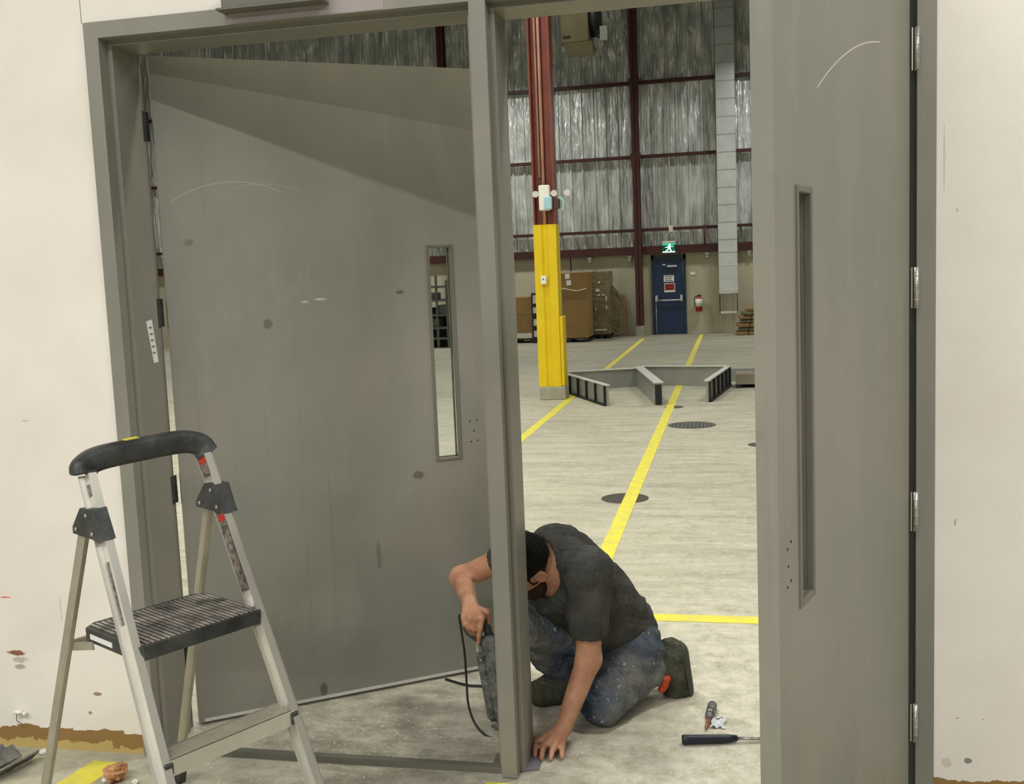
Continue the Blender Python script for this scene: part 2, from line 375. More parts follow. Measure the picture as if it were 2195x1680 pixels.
def copy_tree(o, parent=None):
    c = o.copy(); C.objects.link(c); c.parent = parent
    for ch in [x for x in bpy.data.objects if x.parent == o]: copy_tree(ch, c)
    return c
def struct(o): o['kind'] = 'structure'; return o
def smooth_path(pts, n=8):
    pts = [np.array(p, float) for p in pts]; out = []
    P = [2*pts[0]-pts[1]]+pts+[2*pts[-1]-pts[-2]]
    for i in range(1, len(P)-2):
        for k in range(n):
            t = k/n; a, b, c, d = P[i-1], P[i], P[i+1], P[i+2]
            out.append(.5*((2*b)+(-a+c)*t+(2*a-5*b+4*c-d)*t*t+(-a+3*b-3*c+d)*t**3))
    out.append(pts[-1]); return [tuple(p) for p in out]

# ------------------------------------------------------------------ the setting
XL, XR, XM = -2.044, .5625, -.756      # outer edges of frame, left edge of mullion
HT = 2.49; FW = .051; D = .25           # frame height, face width, depth
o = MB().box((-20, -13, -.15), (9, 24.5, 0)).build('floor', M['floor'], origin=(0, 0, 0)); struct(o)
b = MB(); y0 = .012; y1 = .24
b.box((-20, y0, 0), (XL+.01, y1, 9.3)); b.box((XR-.01, y0, 0), (9, y1, 9.3)); b.box((XL+.01, y0, HT-.01), (XR-.01, y1, 9.3))
struct(b.build('wall_front', M['wall'], origin=(0, 0, 0)))
YF = 23.364
# far wall: block below, corrugated cladding above
struct(MB().box((-20, YF, 0), (9, YF+.3, 2.07)).build('wall_back', M['block'], origin=(0, YF, 0)))
def corrugated(x0, x1, z0, z1, y):
    b = MB(); per = .30; xs = []; x = x0
    while x < x1:
        xs += [(x, 0), (x+.11, 0), (x+.122, .045), (x+.17, .045), (x+.182, 0), (x+.235, 0), (x+.245, .012), (x+.265, .012), (x+.275, 0)]; x += per
    vs = []; 
    for X, dy in xs: vs += [(X, y-dy, z0), (X, y-dy, z1)]
    fs = [(2*i, 2*i+2, 2*i+3, 2*i+1) for i in range(len(xs)-1)]
    n = len(vs); vs += [(xs[0][0], y+.1, z0), (xs[0][0], y+.1, z1), (xs[-1][0], y+.1, z0), (xs[-1][0], y+.1, z1)]
    fs += [(n, 0, 1, n+1), (n-2, n+2, n+3, n-1), (n, n+1, n+3, n+2)]
    b.add(vs, fs); return b
struct(corrugated(-20, 9, 2.07, 9.3, YF+.10).build('wall_back_upper', M['clad'], origin=(0, YF, 2.07)))
struct(MB().box((-20.2, .2, 0), (-20, 24, 9.4)).build('wall_left', M['sidewall']))
struct(MB().box((9, .2, 0), (9.2, 24, 9.4)).build('wall_right', M['sidewall']))
b = MB().box((-20, .0, 9.3), (9, 24, 9.5))
for k in range(12): b.box((-20, .8+k*2, 8.75), (9, .86+k*2, 9.3))
struct(b.build('ceiling', M['ceil']))

# ------------------------------------------------------------------ double door frame
fr = empty('trim_1', ((XL+XR)/2, 0, 0), 0, 'grey painted steel frame around the double doorway, with a centre mullion', 'door frame', kind='structure')
def jamb_profile(x, sgn):     # x = outer edge, profile grows by sgn
    F = FW; st = .016; rb = .05
    P = [(0, 0), (F, 0), (F, rb), (F+st, rb), (F+st, D-rb), (F, D-rb), (F, D), (0, D)]
    return [(x+sgn*a, y) for a, y in P]
b = MB().prism(jamb_profile(XL, 1), 0, HT-.0); jl = b.build('jamb', M['frame'], fr)
b = MB().prism(jamb_profile(XR, -1)[::-1], 0, HT); b.build('jamb', M['frame'], fr)
b = MB().prism([(y, z) for y, z in [(0, HT), (0, HT-FW), (.0506, HT-FW), (.0506, HT-FW-.016), (D-.0506, HT-FW-.016), (D-.0506, HT-FW), (D, HT-FW), (D, HT)]], XL+FW, XR-FW, 'x')
hd = b.build('head', M['frame'], fr)
P = [(0, 0), (.052, 0), (.052, .05), (.068, .05), (.068, D-.05), (.052, D-.05), (.052, D), (0, D), (0, D-.05), (-.016, D-.05), (-.016, .05), (0, .05)]
b = MB().prism([(XM+a, y) for a, y in P], .004, HT-.052); b.box((XM+.001, -.0012, .004), (XM+.051, -.0001, HT-.045))
mu = b.build('mullion', M['frame'], fr)
# floor plates under the mullion
MB().prism([fl(*q, .0)[:2] for q in ((1050, 1656), (1065, 1618), (1080, 1618), (1090, 1658))], 0, .006).build('foot_plate', M['lite'], fr)
MB().prism([fl(*q, .0)[:2] for q in ((1118, 1655), (1125, 1622), (1163, 1624), (1155, 1652))], 0, .008).build('foot_plate', mat('blue_grey_plate', (120, 118, 125), .5), fr)
# temporary spreader bar along floor of left bay
MB().box((XL+FW, .03, .0), (XM-.001, .058, .022)).build('spreader_bar', M['lite'], fr)
# paper sticker on left jamb
b = MB(); q = XL+FW+.0162
b.add([(q, .142-.02, 1.515), (q, .142+.018, 1.52), (q, .166+.016, 1.37), (q, .166-.014, 1.368)], [(0, 1, 2, 3)]); b.add([(q+.0004, p.y, p.z) for p in b.v], [(0, 1, 2, 3)])
st = b.build('sticker', M['white'], jl); tag(st, 'torn white paper sticker')
b = MB()
for k in range(5): b.box((q+.0005, .137+.003*k, 1.495-k*.022), (q+.0009, .155+.003*k, 1.489-k*.022))
b.build('print', M['greytext'], st)
# closer bracket and unpainted patch on the head
b = MB().box((at(490, 8, 0)[0], -.055, at(590, 12, 0)[2]-.008), (at(700, 0, 0)[0], -.001, at(590, 12, 0)[2]+.06), .004); b.box((at(480, 8, 0)[0], -.06, at(590, 12, 0)[2]-.012), (at(705, 0, 0)[0], 0, at(590, 12, 0)[2]-.006))
b.build('closer_bracket', M['lite'], fr)
pm = mat('unpainted_lilac_patch', (158, 150, 148), .6, 0, .05)
MB().box((-1.53, -.0012, HT-FW+.002), (-1.02, .0, HT-.001)).build('primer_patch', pm, hd)

# ------------------------------------------------------------------ doors
def door_leaf(name, hinge, rz, label, mt, side, W=1.205, Hh=2.43, lites=(.985, 1.077, .905, 1.745), T=.044, U0=0, holes=((1.125, 1.045), (1.155, 1.048), (1.141, 1.005), (1.127, .962), (1.155, .965))):
    """local frame: u = +x along leaf from hinge, v=y thickness (face seen at y=0 and body at +y*side), z up"""
    rt = empty(name, (hinge[0], hinge[1], 0), rz, label, 'door', kind='structure')
    Tm = wm(rt); l0, l1, z0, z1 = lites; s = side
    b = MB(Tm); zb = .012
    b.box((U0, 0, zb), (l0, s*T, Hh)); b.box((l1, 0, zb), (W, s*T, Hh)); b.box((l0, 0, zb), (l1, s*T, z0)); b.box((l0, 0, z1), (l1, s*T, Hh))
    lf = b.build('leaf', mt, rt)
    b = MB(Tm); e = .010; i = .004
    for f0, f1 in ((-s*.004, s*.012), (s*(T-.012), s*(T+.004))):
        b.box((l0-e, f0, z0-e), (l0+i, f1, z1+e), .002); b.box((l1-i, f0, z0-e), (l1+e, f1, z1+e), .002)
        b.box((l0+i, f0, z0-e), (l1-i, f1, z0+i), .002); b.box((l0+i, f0, z1-i), (l1-i, f1, z1+e), .002)
    tr = b.build('window_trim', M['lite'], rt)
    MB(Tm).box((l0+.002, s*T*.42, z0+.002), (l1-.002, s*T*.58, z1-.002)).build('window_pane', M['glass'], rt)
    for hu, hz in holes:
        MB(Tm).disc((hu, -s*.0006, hz), (0, s, 0), .0032, .002, 10).build('bolt_hole', M['hole'], rt)
    return rt
dl = door_leaf('door_1', (-1.968, .252), math.radians(34.5), 'left grey steel door leaf, swung open away into the warehouse, narrow tall glass slot', M['door'], 1)
# right leaf: opens towards us, pull face seen
dr = door_leaf('door_2', (.490, -.024), math.radians(180+70.0), 'right grey steel door leaf, swung open towards the viewer, narrow tall glass slot', M['door_r'], -1, lites=(.98, 1.067, .945, 1.76), T=.041, U0=.012, holes=((1.150, 1.075), (1.128, 1.085), (1.146, 1.04), (1.152, 1.0), (1.130, 1.008)))
MB(wm(dl)).box((.02, -.0015, .012), (1.2, -.0001, .024)).build('floor_light_strip', M['lsteel'], dl)  # added pale strip, stands in for bright floor seen under the door
# hinges right
for z in (2.19, 1.54, .90, .267):
    h = MB(); h.tube([(.506, -.030, z-.057), (.506, -.030, z+.057)], .0070, 10)
    for k in (-.034, -.011, .011, .034): h.tube([(.506, -.030, z+k-.001), (.506, -.030, z+k+.001)], .0078, 10)
    h.box((.4925, -.030, z-.057), (.4955, -.0255, z+.057)); h.build('hinge', M['hinge'], dr)
for z in (2.19, 1.54, .90, .267):
    h = MB(); h.tube([(-1.976, .275, z-.057), (-1.976, .275, z+.057)], .0085, 10); h.box((-1.992, .20, z-.05), (-1.989, .262, z+.05)); h.build('hinge', M['blackpl'], dl)
# added dark strip: painted shade in the gap at the right hinge side
MB().box((.470, .016, 0), (.5108, .024, 2.43)).build('gap_shade_strip', M['gap_shade'], fr)

# blue exit door
def P(x, y): return at(x, y, YF)
X0, X1 = -1.975, -1.115; Z1 = 2.0
ed = empty('door_3', ((X0+X1)/2, YF, 0), 0, 'dark blue fire exit door at the far end with a silver push bar', 'door', kind='structure')
b = MB(); b.box((X0, YF-.05, 0), (X0+.06, YF, Z1)); b.box((X1-.06, YF-.05, 0), (X1, YF, Z1)); b.box((X0, YF-.05, Z1-.12), (X1, YF, Z1)); b.build('frame', M['bluef'], ed)
MB().box((X0+.06, YF-.03, .01), (X1-.06, YF-.002, Z1-.12)).build('leaf', M['blue'], ed)
b = MB(); zb = .86; b.tube([(X0+.12, YF-.12, zb), (X1-.12, YF-.12, zb)], .022, 8)
for x in (X0+.12, X1-.12): b.box((x-.03, YF-.13, zb-.03), (x+.03, YF-.03, zb+.13))
b.build('push_bar', M['chrome'], ed)
MB().tube([(X0+.10, YF-.05, 0.02), (X0+.10, YF-.05, zb)], .012, 8).build('vertical_rod', M['chrome'], ed)
MB().tube([(X1-.075, YF-.045, zb), (X1-.075, YF-.045, 1.8)], .008, 6).build('vertical_rod', mat('dull_rod', (70, 90, 110), .5, .3), ed)
b = MB(); b.box((X0+.28, YF-.09, 1.735), (X0+.36, YF-.03, 1.77)); b.box((X0+.4, YF-.10, 1.69), (X0+.64, YF-.03, 1.735)); b.build('closer', M['chrome'], ed)
def wall_sign(name, x0, x1, z0, z1, m0, label, rows, m1, mrow, y=YF-.032):
    t = MB().box((x0, y-.004, z0), (x1, y, z1)).build(name, m0); tag(t, label, 'sign')
    b = MB(); n = rows
    for k in range(n):
        zz = z1-(k+.6)*(z1-z0)/(n+.2); b.box((x0+.03, y-.006, zz-.012), (x1-.03-(k % 2)*.03, y-.0045, zz+.012))
    b.build('print', mrow, t); return t
wall_sign('door_sign', P(1423, 597)[0], P(1445, 597)[0], P(1434, 604)[2], P(1434, 590)[2], M['white'], 'white notice with grey print, upper sign on the blue exit door', 3, None, M['greytext'])
t = MB().box((P(1424, 610)[0], YF-.036, P(1434, 626)[2]), (P(1447, 610)[0], YF-.032, P(1434, 607)[2])).build('door_sign', M['white']); tag(t, 'red and white warning notice, lower sign on the blue exit door', 'sign')
xa, xb, za, zz_ = P(1424, 610)[0]+.015, P(1447, 610)[0]-.015, P(1434, 622)[2], P(1434, 607)[2]-.015
r = MB().box((xa, YF-.039, za), (xb, YF-.0365, zz_)).build('red_panel', M['redsign'], t)
b = MB(); 
for k in range(2): b.box((xa+.03, YF-.041, za+.04+k*.07), (xb-.04, YF-.0395, za+.06+k*.07))
b.build('print', M['black'], t)
# exit sign with running man pictogram
ex = empty('exit_sign', (-1.55, YF-.12, 2.05), 0, 'lit green and white running-man exit sign hung above the blue door', 'exit sign')
ya = YF-.16; xs0, xs1 = at(1420, 530, ya)[0], at(1447, 530, ya)[0]; zs0, zs1 = at(1433, 541, ya)[2], at(1433, 521, ya)[2]
MB().box((xs0, ya, zs0), (xs1, ya+.08, zs1), .01).build('case', M['exitg'], ex)
b = MB(); cx = (xs0+xs1)/2; y_ = ya-.004; cz = (zs0+zs1)/2
def slab(b, pts): b.prism([(px_, pz_) for px_, pz_ in pts], y_-.002, y_+.003, 'y')
h_ = (zs1-zs0)
b.box((cx-.02, y_-.002, cz-.1*h_), (cx+.05, y_+.003, cz+.18*h_)); b.ball((cx+.02, y_, cz+.3*h_), .03, 10, (1, .1, 1))
slab(b, [(cx-.01, cz-.08*h_), (cx-.085, cz-.3*h_), (cx-.07, cz-.38*h_), (cx+.03, cz-.1*h_)]); slab(b, [(cx+.02, cz-.1*h_), (cx+.07, cz-.22*h_), (cx+.06, cz-.4*h_), (cx+.035, cz-.4*h_), (cx+.035, cz-.24*h_), (cx-.01, cz-.1*h_)])
slab(b, [(cx-.02, cz+.16*h_), (cx-.1, cz+.05*h_), (cx-.09, cz), (cx-.01, cz+.06*h_)]); slab(b, [(cx+.04, cz+.16*h_), (cx+.1, cz+.08*h_), (cx+.12, cz+.12*h_), (cx+.05, cz+.2*h_)])
b.box((xs0, y_, zs0-.0), (xs1, y_+.003, zs0+.028))
b.build('pictogram', M['exitw'], ex)
b = MB().box((xs0-.01, ya-.01, zs1), (xs1+.01, ya+.09, zs1+.055)); b.build('canopy', M['lsteel'], ex)
for x in (cx-.06, cx+.08): MB().tube([(x, ya+.04, zs1+.05), (x, ya+.04, 2.52)], .008, 6).build('hanger', M['lsteel'], ex)

# ------------------------------------------------------------------ warehouse steelwork
zg = [2.13, 2.64, 4.45, 6.25, 8.0]
labs = ['deep dark red steel beam along the top of the block wall', 'thin red wall girt, lowest one on the silver cladding', 'thin red wall girt at mid height of the silver cladding',
        'thin red wall girt high on the silver cladding, topmost visible', 'dark wall girt under the roof, above the doorway view']
for z, lb, h in zip(zg[:4], labs, (.2, .07, .075, .08)):
    o = MB().box((-19.9, YF-.16 if h > .1 else YF-.12, z-h/2), (8.9, YF+.02, z+h/2)).build('wall_girt', M['reddark']); tag(o, lb, 'steel beam', 'horizontal girts on the far wall')
for X, lb in ((-2.27, 'dark red steel column on the far wall, left of the blue exit door'), (-7.15, 'dark red steel column on the far wall, seen over the left door leaf')):
    t = empty('steel_column', (X, YF-.2, 0), 0, lb, 'column')
    b = MB(); y = YF-.33
    b.box((X-.09, y, .25), (X+.09, y+.012, 9.2)); b.box((X-.09, y+.2, .25), (X+.09, y+.212, 9.2)); b.box((X-.006, y, .25), (X+.006, y+.2, 9.2))
    b.build('shaft', M['reddark'], t)
    b = MB()
    for z in (6.25, 4.45): b.box((X-.13, y-.002, z-.07), (X+.13, y+.1, z+.07))
    b.build('girt_cleat', M['reddark'], t)
    MB().box((X-.11, y-.03, 0), (X+.11, y+.24, .25)).build('plinth', M['plinth'], t)
# pipes on wall
b = MB().tube([(at(1438, 490, YF-.05)[0], YF-.05, 2.7), (at(1438, 490, YF-.05)[0]-.02, YF-.05, 8.9)], .018, 6).build('conduit_pipe', M['lsteel']); tag(b, 'thin steel conduit running up the cladding above the exit sign', 'pipe')
b = MB().box((at(1438, 492, YF-.17)[0]-.05, YF-.2, 2.56), (at(1438, 492, YF-.17)[0]+.05, YF-.12, 2.72)).build('junction_box', M['lsteel']); tag(b, 'small grey junction box on the girt above the exit sign', 'electrical box')
b = MB().tube([(at(1510, 492, YF-.19)[0], YF-.19, 2.2), (at(1510, 492, YF-.19)[0], YF-.19, 2.7)], .02, 6).build('steel_rod', M['reddark']); tag(b, 'short dark rod between the lower girts beside the duct', 'pipe')
for (x, lb) in ((1264, 'small wall bulb fitting under the red beam, above the cartons'), (1350, 'small wall bulb fitting under the red beam, left of the red column'), (1516, 'small wall bulb fitting under the red beam, left of the duct'), (1606, 'small wall bulb fitting under the red beam, right of the duct')):
    p_ = at(x, 556, YF-.12); t = MB().box((p_[0]-.05, YF-.15, 1.95), (p_[0]+.05, YF-.01, 2.02)); t = t.build('wall_bulb', M['dsteel']); tag(t, lb, 'lamp', 'bulb fittings under the red beam')
    MB().ball((p_[0], YF-.1, 1.92), .045, 10).build('bulb', M['lsteel'], t)
o = MB().tube([(at(1223, 560, YF-.02)[0], YF-.02, 1.7), (at(1223, 560, YF-.02)[0], YF-.02, 2.03)], .012, 6).build('wall_cable', M['cord']); tag(o, 'short dark cable on the block wall above the tallest carton', 'cable')
o = MB().box((at(1485, 586, YF)[0]-.06, YF-.012, at(1485, 586, YF)[2]-.035), (at(1485, 586, YF)[0]+.06, YF, at(1485, 586, YF)[2]+.035)).build('wall_notice', M['white']); tag(o, 'tiny white card on the block wall right of the blue door', 'sign')
# duct
dx0, dx1 = at(1535, 300, YF-.45)[0], at(1577, 300, YF-.45)[0]
dt = empty('air_duct', ((dx0+dx1)/2, YF-.2, .5), 0, 'tall silver rectangular air duct running down the far wall', 'air duct')
MB().box((dx0, YF-.45, .98), (dx1, YF-.17, 9.2), .01).build('duct_body', M['silver'], dt)
z = 1.05
while z < 8.5: MB().box((dx0-.006, YF-.456, z), (dx1+.006, YF-.165, z+.018)).build('seam', M['dsteel'] if z > 1.7 else M['lsteel'], dt); z += .42 if z > 2 else .31
for x in (dx0+.01, dx1-.03): MB().box((x, YF-.43, .5), (x+.02, YF-.17, .98)).build('bracket_side', M['black'], dt)
MB().box((dx0+.02, YF-.43, .5), (dx1-.02, YF-.17, .55)).build('bracket_tray', M['lsteel'], dt)
# fire extinguisher
p_ = at(1498, 652, YF-.12); ft = empty('fire_extinguisher', (p_[0], YF-.12, .55), 0, 'red fire extinguisher with a white label, hung on the block wall', 'fire extinguisher')
b = MB(); b.tube([(p_[0], YF-.12, .56), (p_[0], YF-.12, .58), (p_[0], YF-.12, .86), (p_[0], YF-.12, .91), (p_[0], YF-.12, .94)], [.07, .085, .085, .05, .03], 14); b.build('cylinder', M['ext_red'], ft)
MB().tube([(p_[0], YF-.122, .68), (p_[0], YF-.122, .87)], .088, 14).build('white_label', M['white'], ft)
b = MB().box((p_[0]-.02, YF-.15, .93), (p_[0]+.06, YF-.10, .97)); b.build('handle', M['black'], ft)
MB().tube(smooth_path([(p_[0]-.02, YF-.12, .95), (p_[0]-.1, YF-.13, .9), (p_[0]-.1, YF-.14, .7)]), .012, 6).build('hose', M['cord'], ft)
# unit heater
hy = 14.0; hx0, hx1 = at(1202, 80, hy)[0], at(1262, 80, hy)[0]; hz0 = at(1240, 90, hy)[2]
ht = empty('unit_heater', ((hx0+hx1)/2, hy+.3, hz0), 0, 'olive unit heater hanging high behind the top of the doorway', 'heater')
MB().box((hx0, hy, hz0), (hx1, hy+.6, hz0+.75), .015).build('case', M['heater'], ht)
b = MB().prism([(hy-.02, hz0), (hy+.6, hz0), (hy+.45, hz0-.14), (hy+.05, hz0-.14)], hx0+.05, hx1+.05, 'x'); b.build('bottom_pan', mat('heater_pan', (112, 108, 82), .6), ht)
b = MB(); b.tube([(hx1, hy+.3, hz0+.38), (hx1+.16, hy+.3, hz0+.38)], .26, 18); b.box((hx1+.14, hy+.05, hz0+.05), (hx1+.2, hy+.12, hz0+.1)); b.build('fan', M['black'], ht)
b = MB().box((hx1+.18, hy, hz0+.0), (hx1+.30, hy+.05, hz0+.22)); b.build('louvre', M['dsteel'], ht)
MB().box((hx0+.03, hy-.012, hz0+.08), (hx0+.16, hy, hz0+.11)).build('badge', M['black'], ht)
for x in (hx0+.1, hx1-.1): MB().tube([(x, hy+.3, hz0+.75), (x, hy+.3, 9.3)], .012, 6).build('hanger_rod', M['lsteel'], ht)
# near column: red above, yellow guard below
cY = 10.08; cx0, cx1 = -2.468, -2.19; cxm = (cx0+cx1)/2
ct = empty('steel_column', (cxm, cY+.13, 0), 0, 'tall steel column, red above and bright yellow below, on a concrete foot', 'column')
b = MB(); zt = 2.26
b.box((cx0, cY, .17), (cx0+.02, cY+.26, 9.2)); b.box((cx1-.02, cY, .17), (cx1, cY+.26, 9.2)); b.box((cx0, cY+.115, .17), (cx1, cY+.135, 9.2))
b.build('shaft', M['red'], ct)
b = MB(); b.prism([(cx0-.008, cY-.008), (cx0+.03, cY-.01), (cxm-.045, cY-.012), (cxm-.02, cY+.012), (cxm+.02, cY+.012), (cxm+.045, cY-.012), (cx1-.03, cY-.01), (cx1+.008, cY-.008), (cx1+.008, cY+.27), (cx0-.008, cY+.27)], .175, zt)
b.build('yellow_guard', M['yellow'], ct)
b = MB().box((cx1+.0085, cY-.0, .175), (cx1+.055, cY+.25, 1.08), .01); b.build('corner_guard', M['yellow'], ct)
MB().box((cx0-.0, cY-.02, 0), (cx1+.06, cY+.29, .173), .01).build('plinth', M['plinth'], ct)
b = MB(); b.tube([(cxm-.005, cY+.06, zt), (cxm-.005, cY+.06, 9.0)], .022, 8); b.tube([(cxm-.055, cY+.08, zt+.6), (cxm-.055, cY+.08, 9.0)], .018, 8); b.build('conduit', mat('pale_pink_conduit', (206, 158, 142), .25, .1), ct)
em = empty('emergency_light', (cxm, cY, 2.45), 0, 'white emergency lamp unit with side lamp heads, fixed to the red part of the column', 'emergency light')
e0 = at(1157, 452, cY-.05); e1 = at(1183, 396, cY-.05)
MB().box((e0[0], cY-.10, e0[2]), (e1[0]-.03, cY-.0, e1[2]), .012).build('case', M['white'], em)
MB().box((e0[0]+.07, cY-.12, e0[2]+.01), (e1[0]+.0, cY-.06, e0[2]+.17), .01).build('battery_box', mat('pale_blue_plastic', (170, 215, 225), .35), em)
for xx in (e0[0]-.04, e1[0]+.03, e1[0]+.2):
    b = MB(); b.tube([(xx, cY-.03, e1[2]-.09), (xx, cY-.10, e1[2]-.11)], [.025, .042], 12); b.tube([(xx, cY-.03, e1[2]-.09), (xx+(.05 if xx < e0[0] else -.07), cY-.0, e1[2]-.12)], .01, 6); b.build('lamp_head', M['white'], em)
b = MB(); b.tube(smooth_path([(e1[0]+.09, cY-.03, e1[2]-.16), (e1[0]+.14, cY-.05, e1[2]-.22), (e1[0]+.13, cY-.05, e1[2]-.34)]), .02, 8); b.build('hose_loop', mat('pale_green_plastic', (165, 200, 180), .4), em)
b = MB().box((e1[0]+.0, cY-.02, e0[2]+.02), (e1[0]+.085, cY+.05, e0[2]+.14), .01); b.build('relay', mat('brown_relay', (92, 74, 66), .5), em)
q = at(1166, 600, cY-.03)
cb = MB().box((q[0]-.035, cY-.06, q[2]-.055), (q[0]+.035, cY-.012, q[2]+.055), .006).build('switch_box', M['white']); tag(cb, 'small white switch box on the yellow part of the column', 'switch')
MB().disc((q[0]-.002, cY-.061, q[2]+.01), (0, -1, 0), .009, .004, 10).build('button', M['black'], cb)

# ------------------------------------------------------------------ painted lines
def line(p0, p1, p2, p3, lb):
    o = MB().add([(*p0, .0), (*p1, .0), (*p2, .0), (*p3, .0), (*p0, .0025), (*p1, .0025), (*p2, .0025), (*p3, .0025)], [(4, 5, 6, 7), (0, 1, 5, 4), (1, 2, 6, 5), (2, 3, 7, 6), (3, 0, 4, 7)]).build('floor_line', M['tape']); tag(o, lb, 'floor line')
hw = .048
line((-2.08-hw, 1.6), (-2.08+hw, 1.6), (-2.1+hw, 21.9), (-2.1-hw, 21.9), 'yellow floor stripe running past the foot of the yellow column')
line((-.735-hw, 1.6), (-.735+hw, 1.6), (-.745+hw, 22.9), (-.745-hw, 22.9), 'yellow floor stripe running from behind the kneeling man towards the exit door')
line((-.68, 1.572), (8.8, 1.572), (8.8, 1.668), (-.68, 1.668), 'yellow floor stripe crossing behind the kneeling man, parallel to the wall')
line((-.79, -2.5), (-.69, -2.5), (-.705, -.035), (-.80, -.035), 'yellow floor stripe on the near side, ending at the foot of the mullion')
line((-2.30, -.7), (-2.17, -.7), (-2.09, -.06), (-2.20, -.06), 'yellow floor stripe by the wall, behind the ladder feet')

# ------------------------------------------------------------------ floor covers
def cover(c, r, m0, lb, slots):
    t = MB().tube([(c[0], c[1], 0), (c[0], c[1], .002)], r, 40).build('manhole_cover', m0); tag(t, lb, 'floor cover')
    if slots:
        b = MB(); n = 11
        for k in range(n):
            x = -r*.8+k*1.6*r/(n-1); h = math.sqrt(max(0, (r*.9)**2-x*x)); b.box((c[0]+x-.008, c[1]-h, .002), (c[0]+x+.008, c[1]+h, .0042))
        b.build('rib', M['grate2'], t)
cover((-.43, 7.72), .25, M['grate'], 'round ribbed drain cover in the floor right of the yellow stripe', True)
cover((-.775, 4.19), .17, M['grate2'], 'round dark floor cover under the yellow stripe, nearer the man', False)
cover((-.69, 9.18), .11, M['grate2'], 'dark floor cover beside the zigzag metal barrier', False)

q = fl(1632, 953); cover((q[0], q[1]), .12, M['grate2'], 'small dark floor cover half hidden behind the right door edge', False)

# ------------------------------------------------------------------ zigzag sheet-metal barrier
zb_ = empty('metal_barrier', (-1.2, 10.6, 0), 0, 'low grey zigzag sheet-steel barrier lying on the warehouse floor', 'metal barrier')
def wing(a, b_, h, t, name, mt, ribs=0, ribside=1, flange=.06, pitch_=None):
    a = np.array(a); b_ = np.array(b_); d = (b_-a); L = np.linalg.norm(d); ang = math.atan2(d[1], d[0])
    T = Matrix.Translation((a[0], a[1], 0)) @ Matrix.Rotation(ang, 4, 'Z')
    o = MB(T).box((0, -t/2, .004), (L, t/2, h)).build(name, mt, zb_)
    MB(T).box((-.01, -flange/2, h-.003), (L+.01, flange/2, h+.012)).build('top_flange', M['lsteel'], o)
    if ribs:
        r = MB(T)
        for k in range(ribs+1):
            x = k*(L-.03)/ribs; y_ = ribside*t/2; r.box((x, min(y_, y_+ribside*.03), .0), (x+(.03 if ribside > 0 or L < 1.81 and ribs == 9 else .016), max(y_, y_+ribside*.03), h-.002))
        r.box((0, min(ribside*t/2, ribside*(t/2+.04)), 0), (L, max(ribside*t/2, ribside*(t/2+.04)), .02))
        r.build('rib', M['black'] if ribs > 3 else M['dsteel'], o)
    return o
wing((-2.304, 11.05), (-1.50, 9.37), .25, .03, 'side_panel', M['dsteel'], 5, -1, .06)
wing((-2.27, 11.15), (-1.30, 11.50), .255, .02, 'back_panel', M['dsteel'], 0, 1, .08)
wing((-1.30, 11.50), (-.885, 9.385), .27, .085, 'middle_panel', M['dsteel'], 0, 1, .12)
MB().box((-.925, 9.37, .01), (-.845, 9.376, .25)).build('end_opening', M['black'], zb_)
wing((-1.26, 11.62), (-.09, 11.35), .27, .02, 'back_panel', M['dsteel'], 0, 1, .08)
wing((-.31, 9.60), (-.07, 11.35), .26, .03, 'side_panel', M['dsteel'], 5, -1, .07)
gb = empty('floor_crate', (.35, 11.3, 0), 0, 'low grey-brown board crate on the floor right of the metal barrier', 'crate')
b = MB().box((.035, 11.04, .05), (.75, 11.5, .19)); b.build('body', M['brownbox'], gb)
b = MB(); b.box((.035, 11.04, 0), (.1, 11.1, .05)); b.box((.69, 11.04, 0), (.75, 11.1, .05)); b.box((.035, 11.44, 0), (.75, 11.5, .05)); b.build('foot', M['black'], gb)
MB().box((-.05, 11.9, .0), (.75, 11.93, .18)).build('rail', M['dsteel'], gb)

# ------------------------------------------------------------------ cartons by the far wall
def carton(x0, x1, y0, y1, z1, m0, lb, name='carton', pallet=True, zb=.1):
    t = empty(name, ((x0+x1)/2, (y0+y1)/2, 0), 0, lb, 'carton')
    MB().box((x0, y0, zb), (x1, y1, z1), .015).build('box_body', m0, t)
    b = MB(); s_ = (x1-x0)
    for k in range(3): b.box((x0+k*(s_-.09)/2, y0+.02, 0), (x0+k*(s_-.09)/2+.09, y1-.02, zb-.002))
    b.box((x0, y0+.03, zb-.025), (x1, y1-.03, zb-.001))
    b.build('pallet', M['black'], t)
    MB().box((x0-.0, y0-.003, z1*.62), (x1, y0-.0005, z1*.62+.012)).build('flap_seam', M['card2'], t)
    return t
c1 = carton(-4.25, -3.33, 21.2, 22.1, 1.66, M['card'], 'tall brown cardboard carton right of the yellow column')
for (x, y) in ((1216, 592), (1219, 606)):
    q = at(x, y, 21.19); MB().box((q[0]-.055, 21.19, q[2]-.06), (q[0]+.055, 21.196, q[2]+.06)).build('shipping_label', M['white'], c1)
b = MB().tube(smooth_path([(-4.2, 21.19, 1.25), (-3.9, 21.185, 1.28), (-3.6, 21.185, 1.22), (-3.35, 21.19, 1.26)]), .012, 6); b.build('stretch_film', M['film'], c1)
c2 = carton(-3.38, -2.93, 22.3, 23.1, 1.66, M['card2'], 'tall carton wrapped in shiny film, behind and right of the plain carton')
for (x, z, w_, h_) in ((-3.2, 1.36, .05, .05), (-3.27, 1.16, .1, .07), (-3.22, 1.06, .05, .04), (-3.12, 1.06, .07, .03), (-3.03, .92, .03, .12), (-3.03, .72, .03, .1), (-3.3, .7, .04, .06), (-3.32, .2, .3, .04)):
    MB().box((x, 22.288, z), (x+w_, 22.297, z+h_)).build('torn_film', M['film'], c2)
c3 = carton(-5.6, -4.70, 21.45, 22.3, 1.12, M['card'], 'low brown carton left of the yellow column, wrapped in white film at its foot')
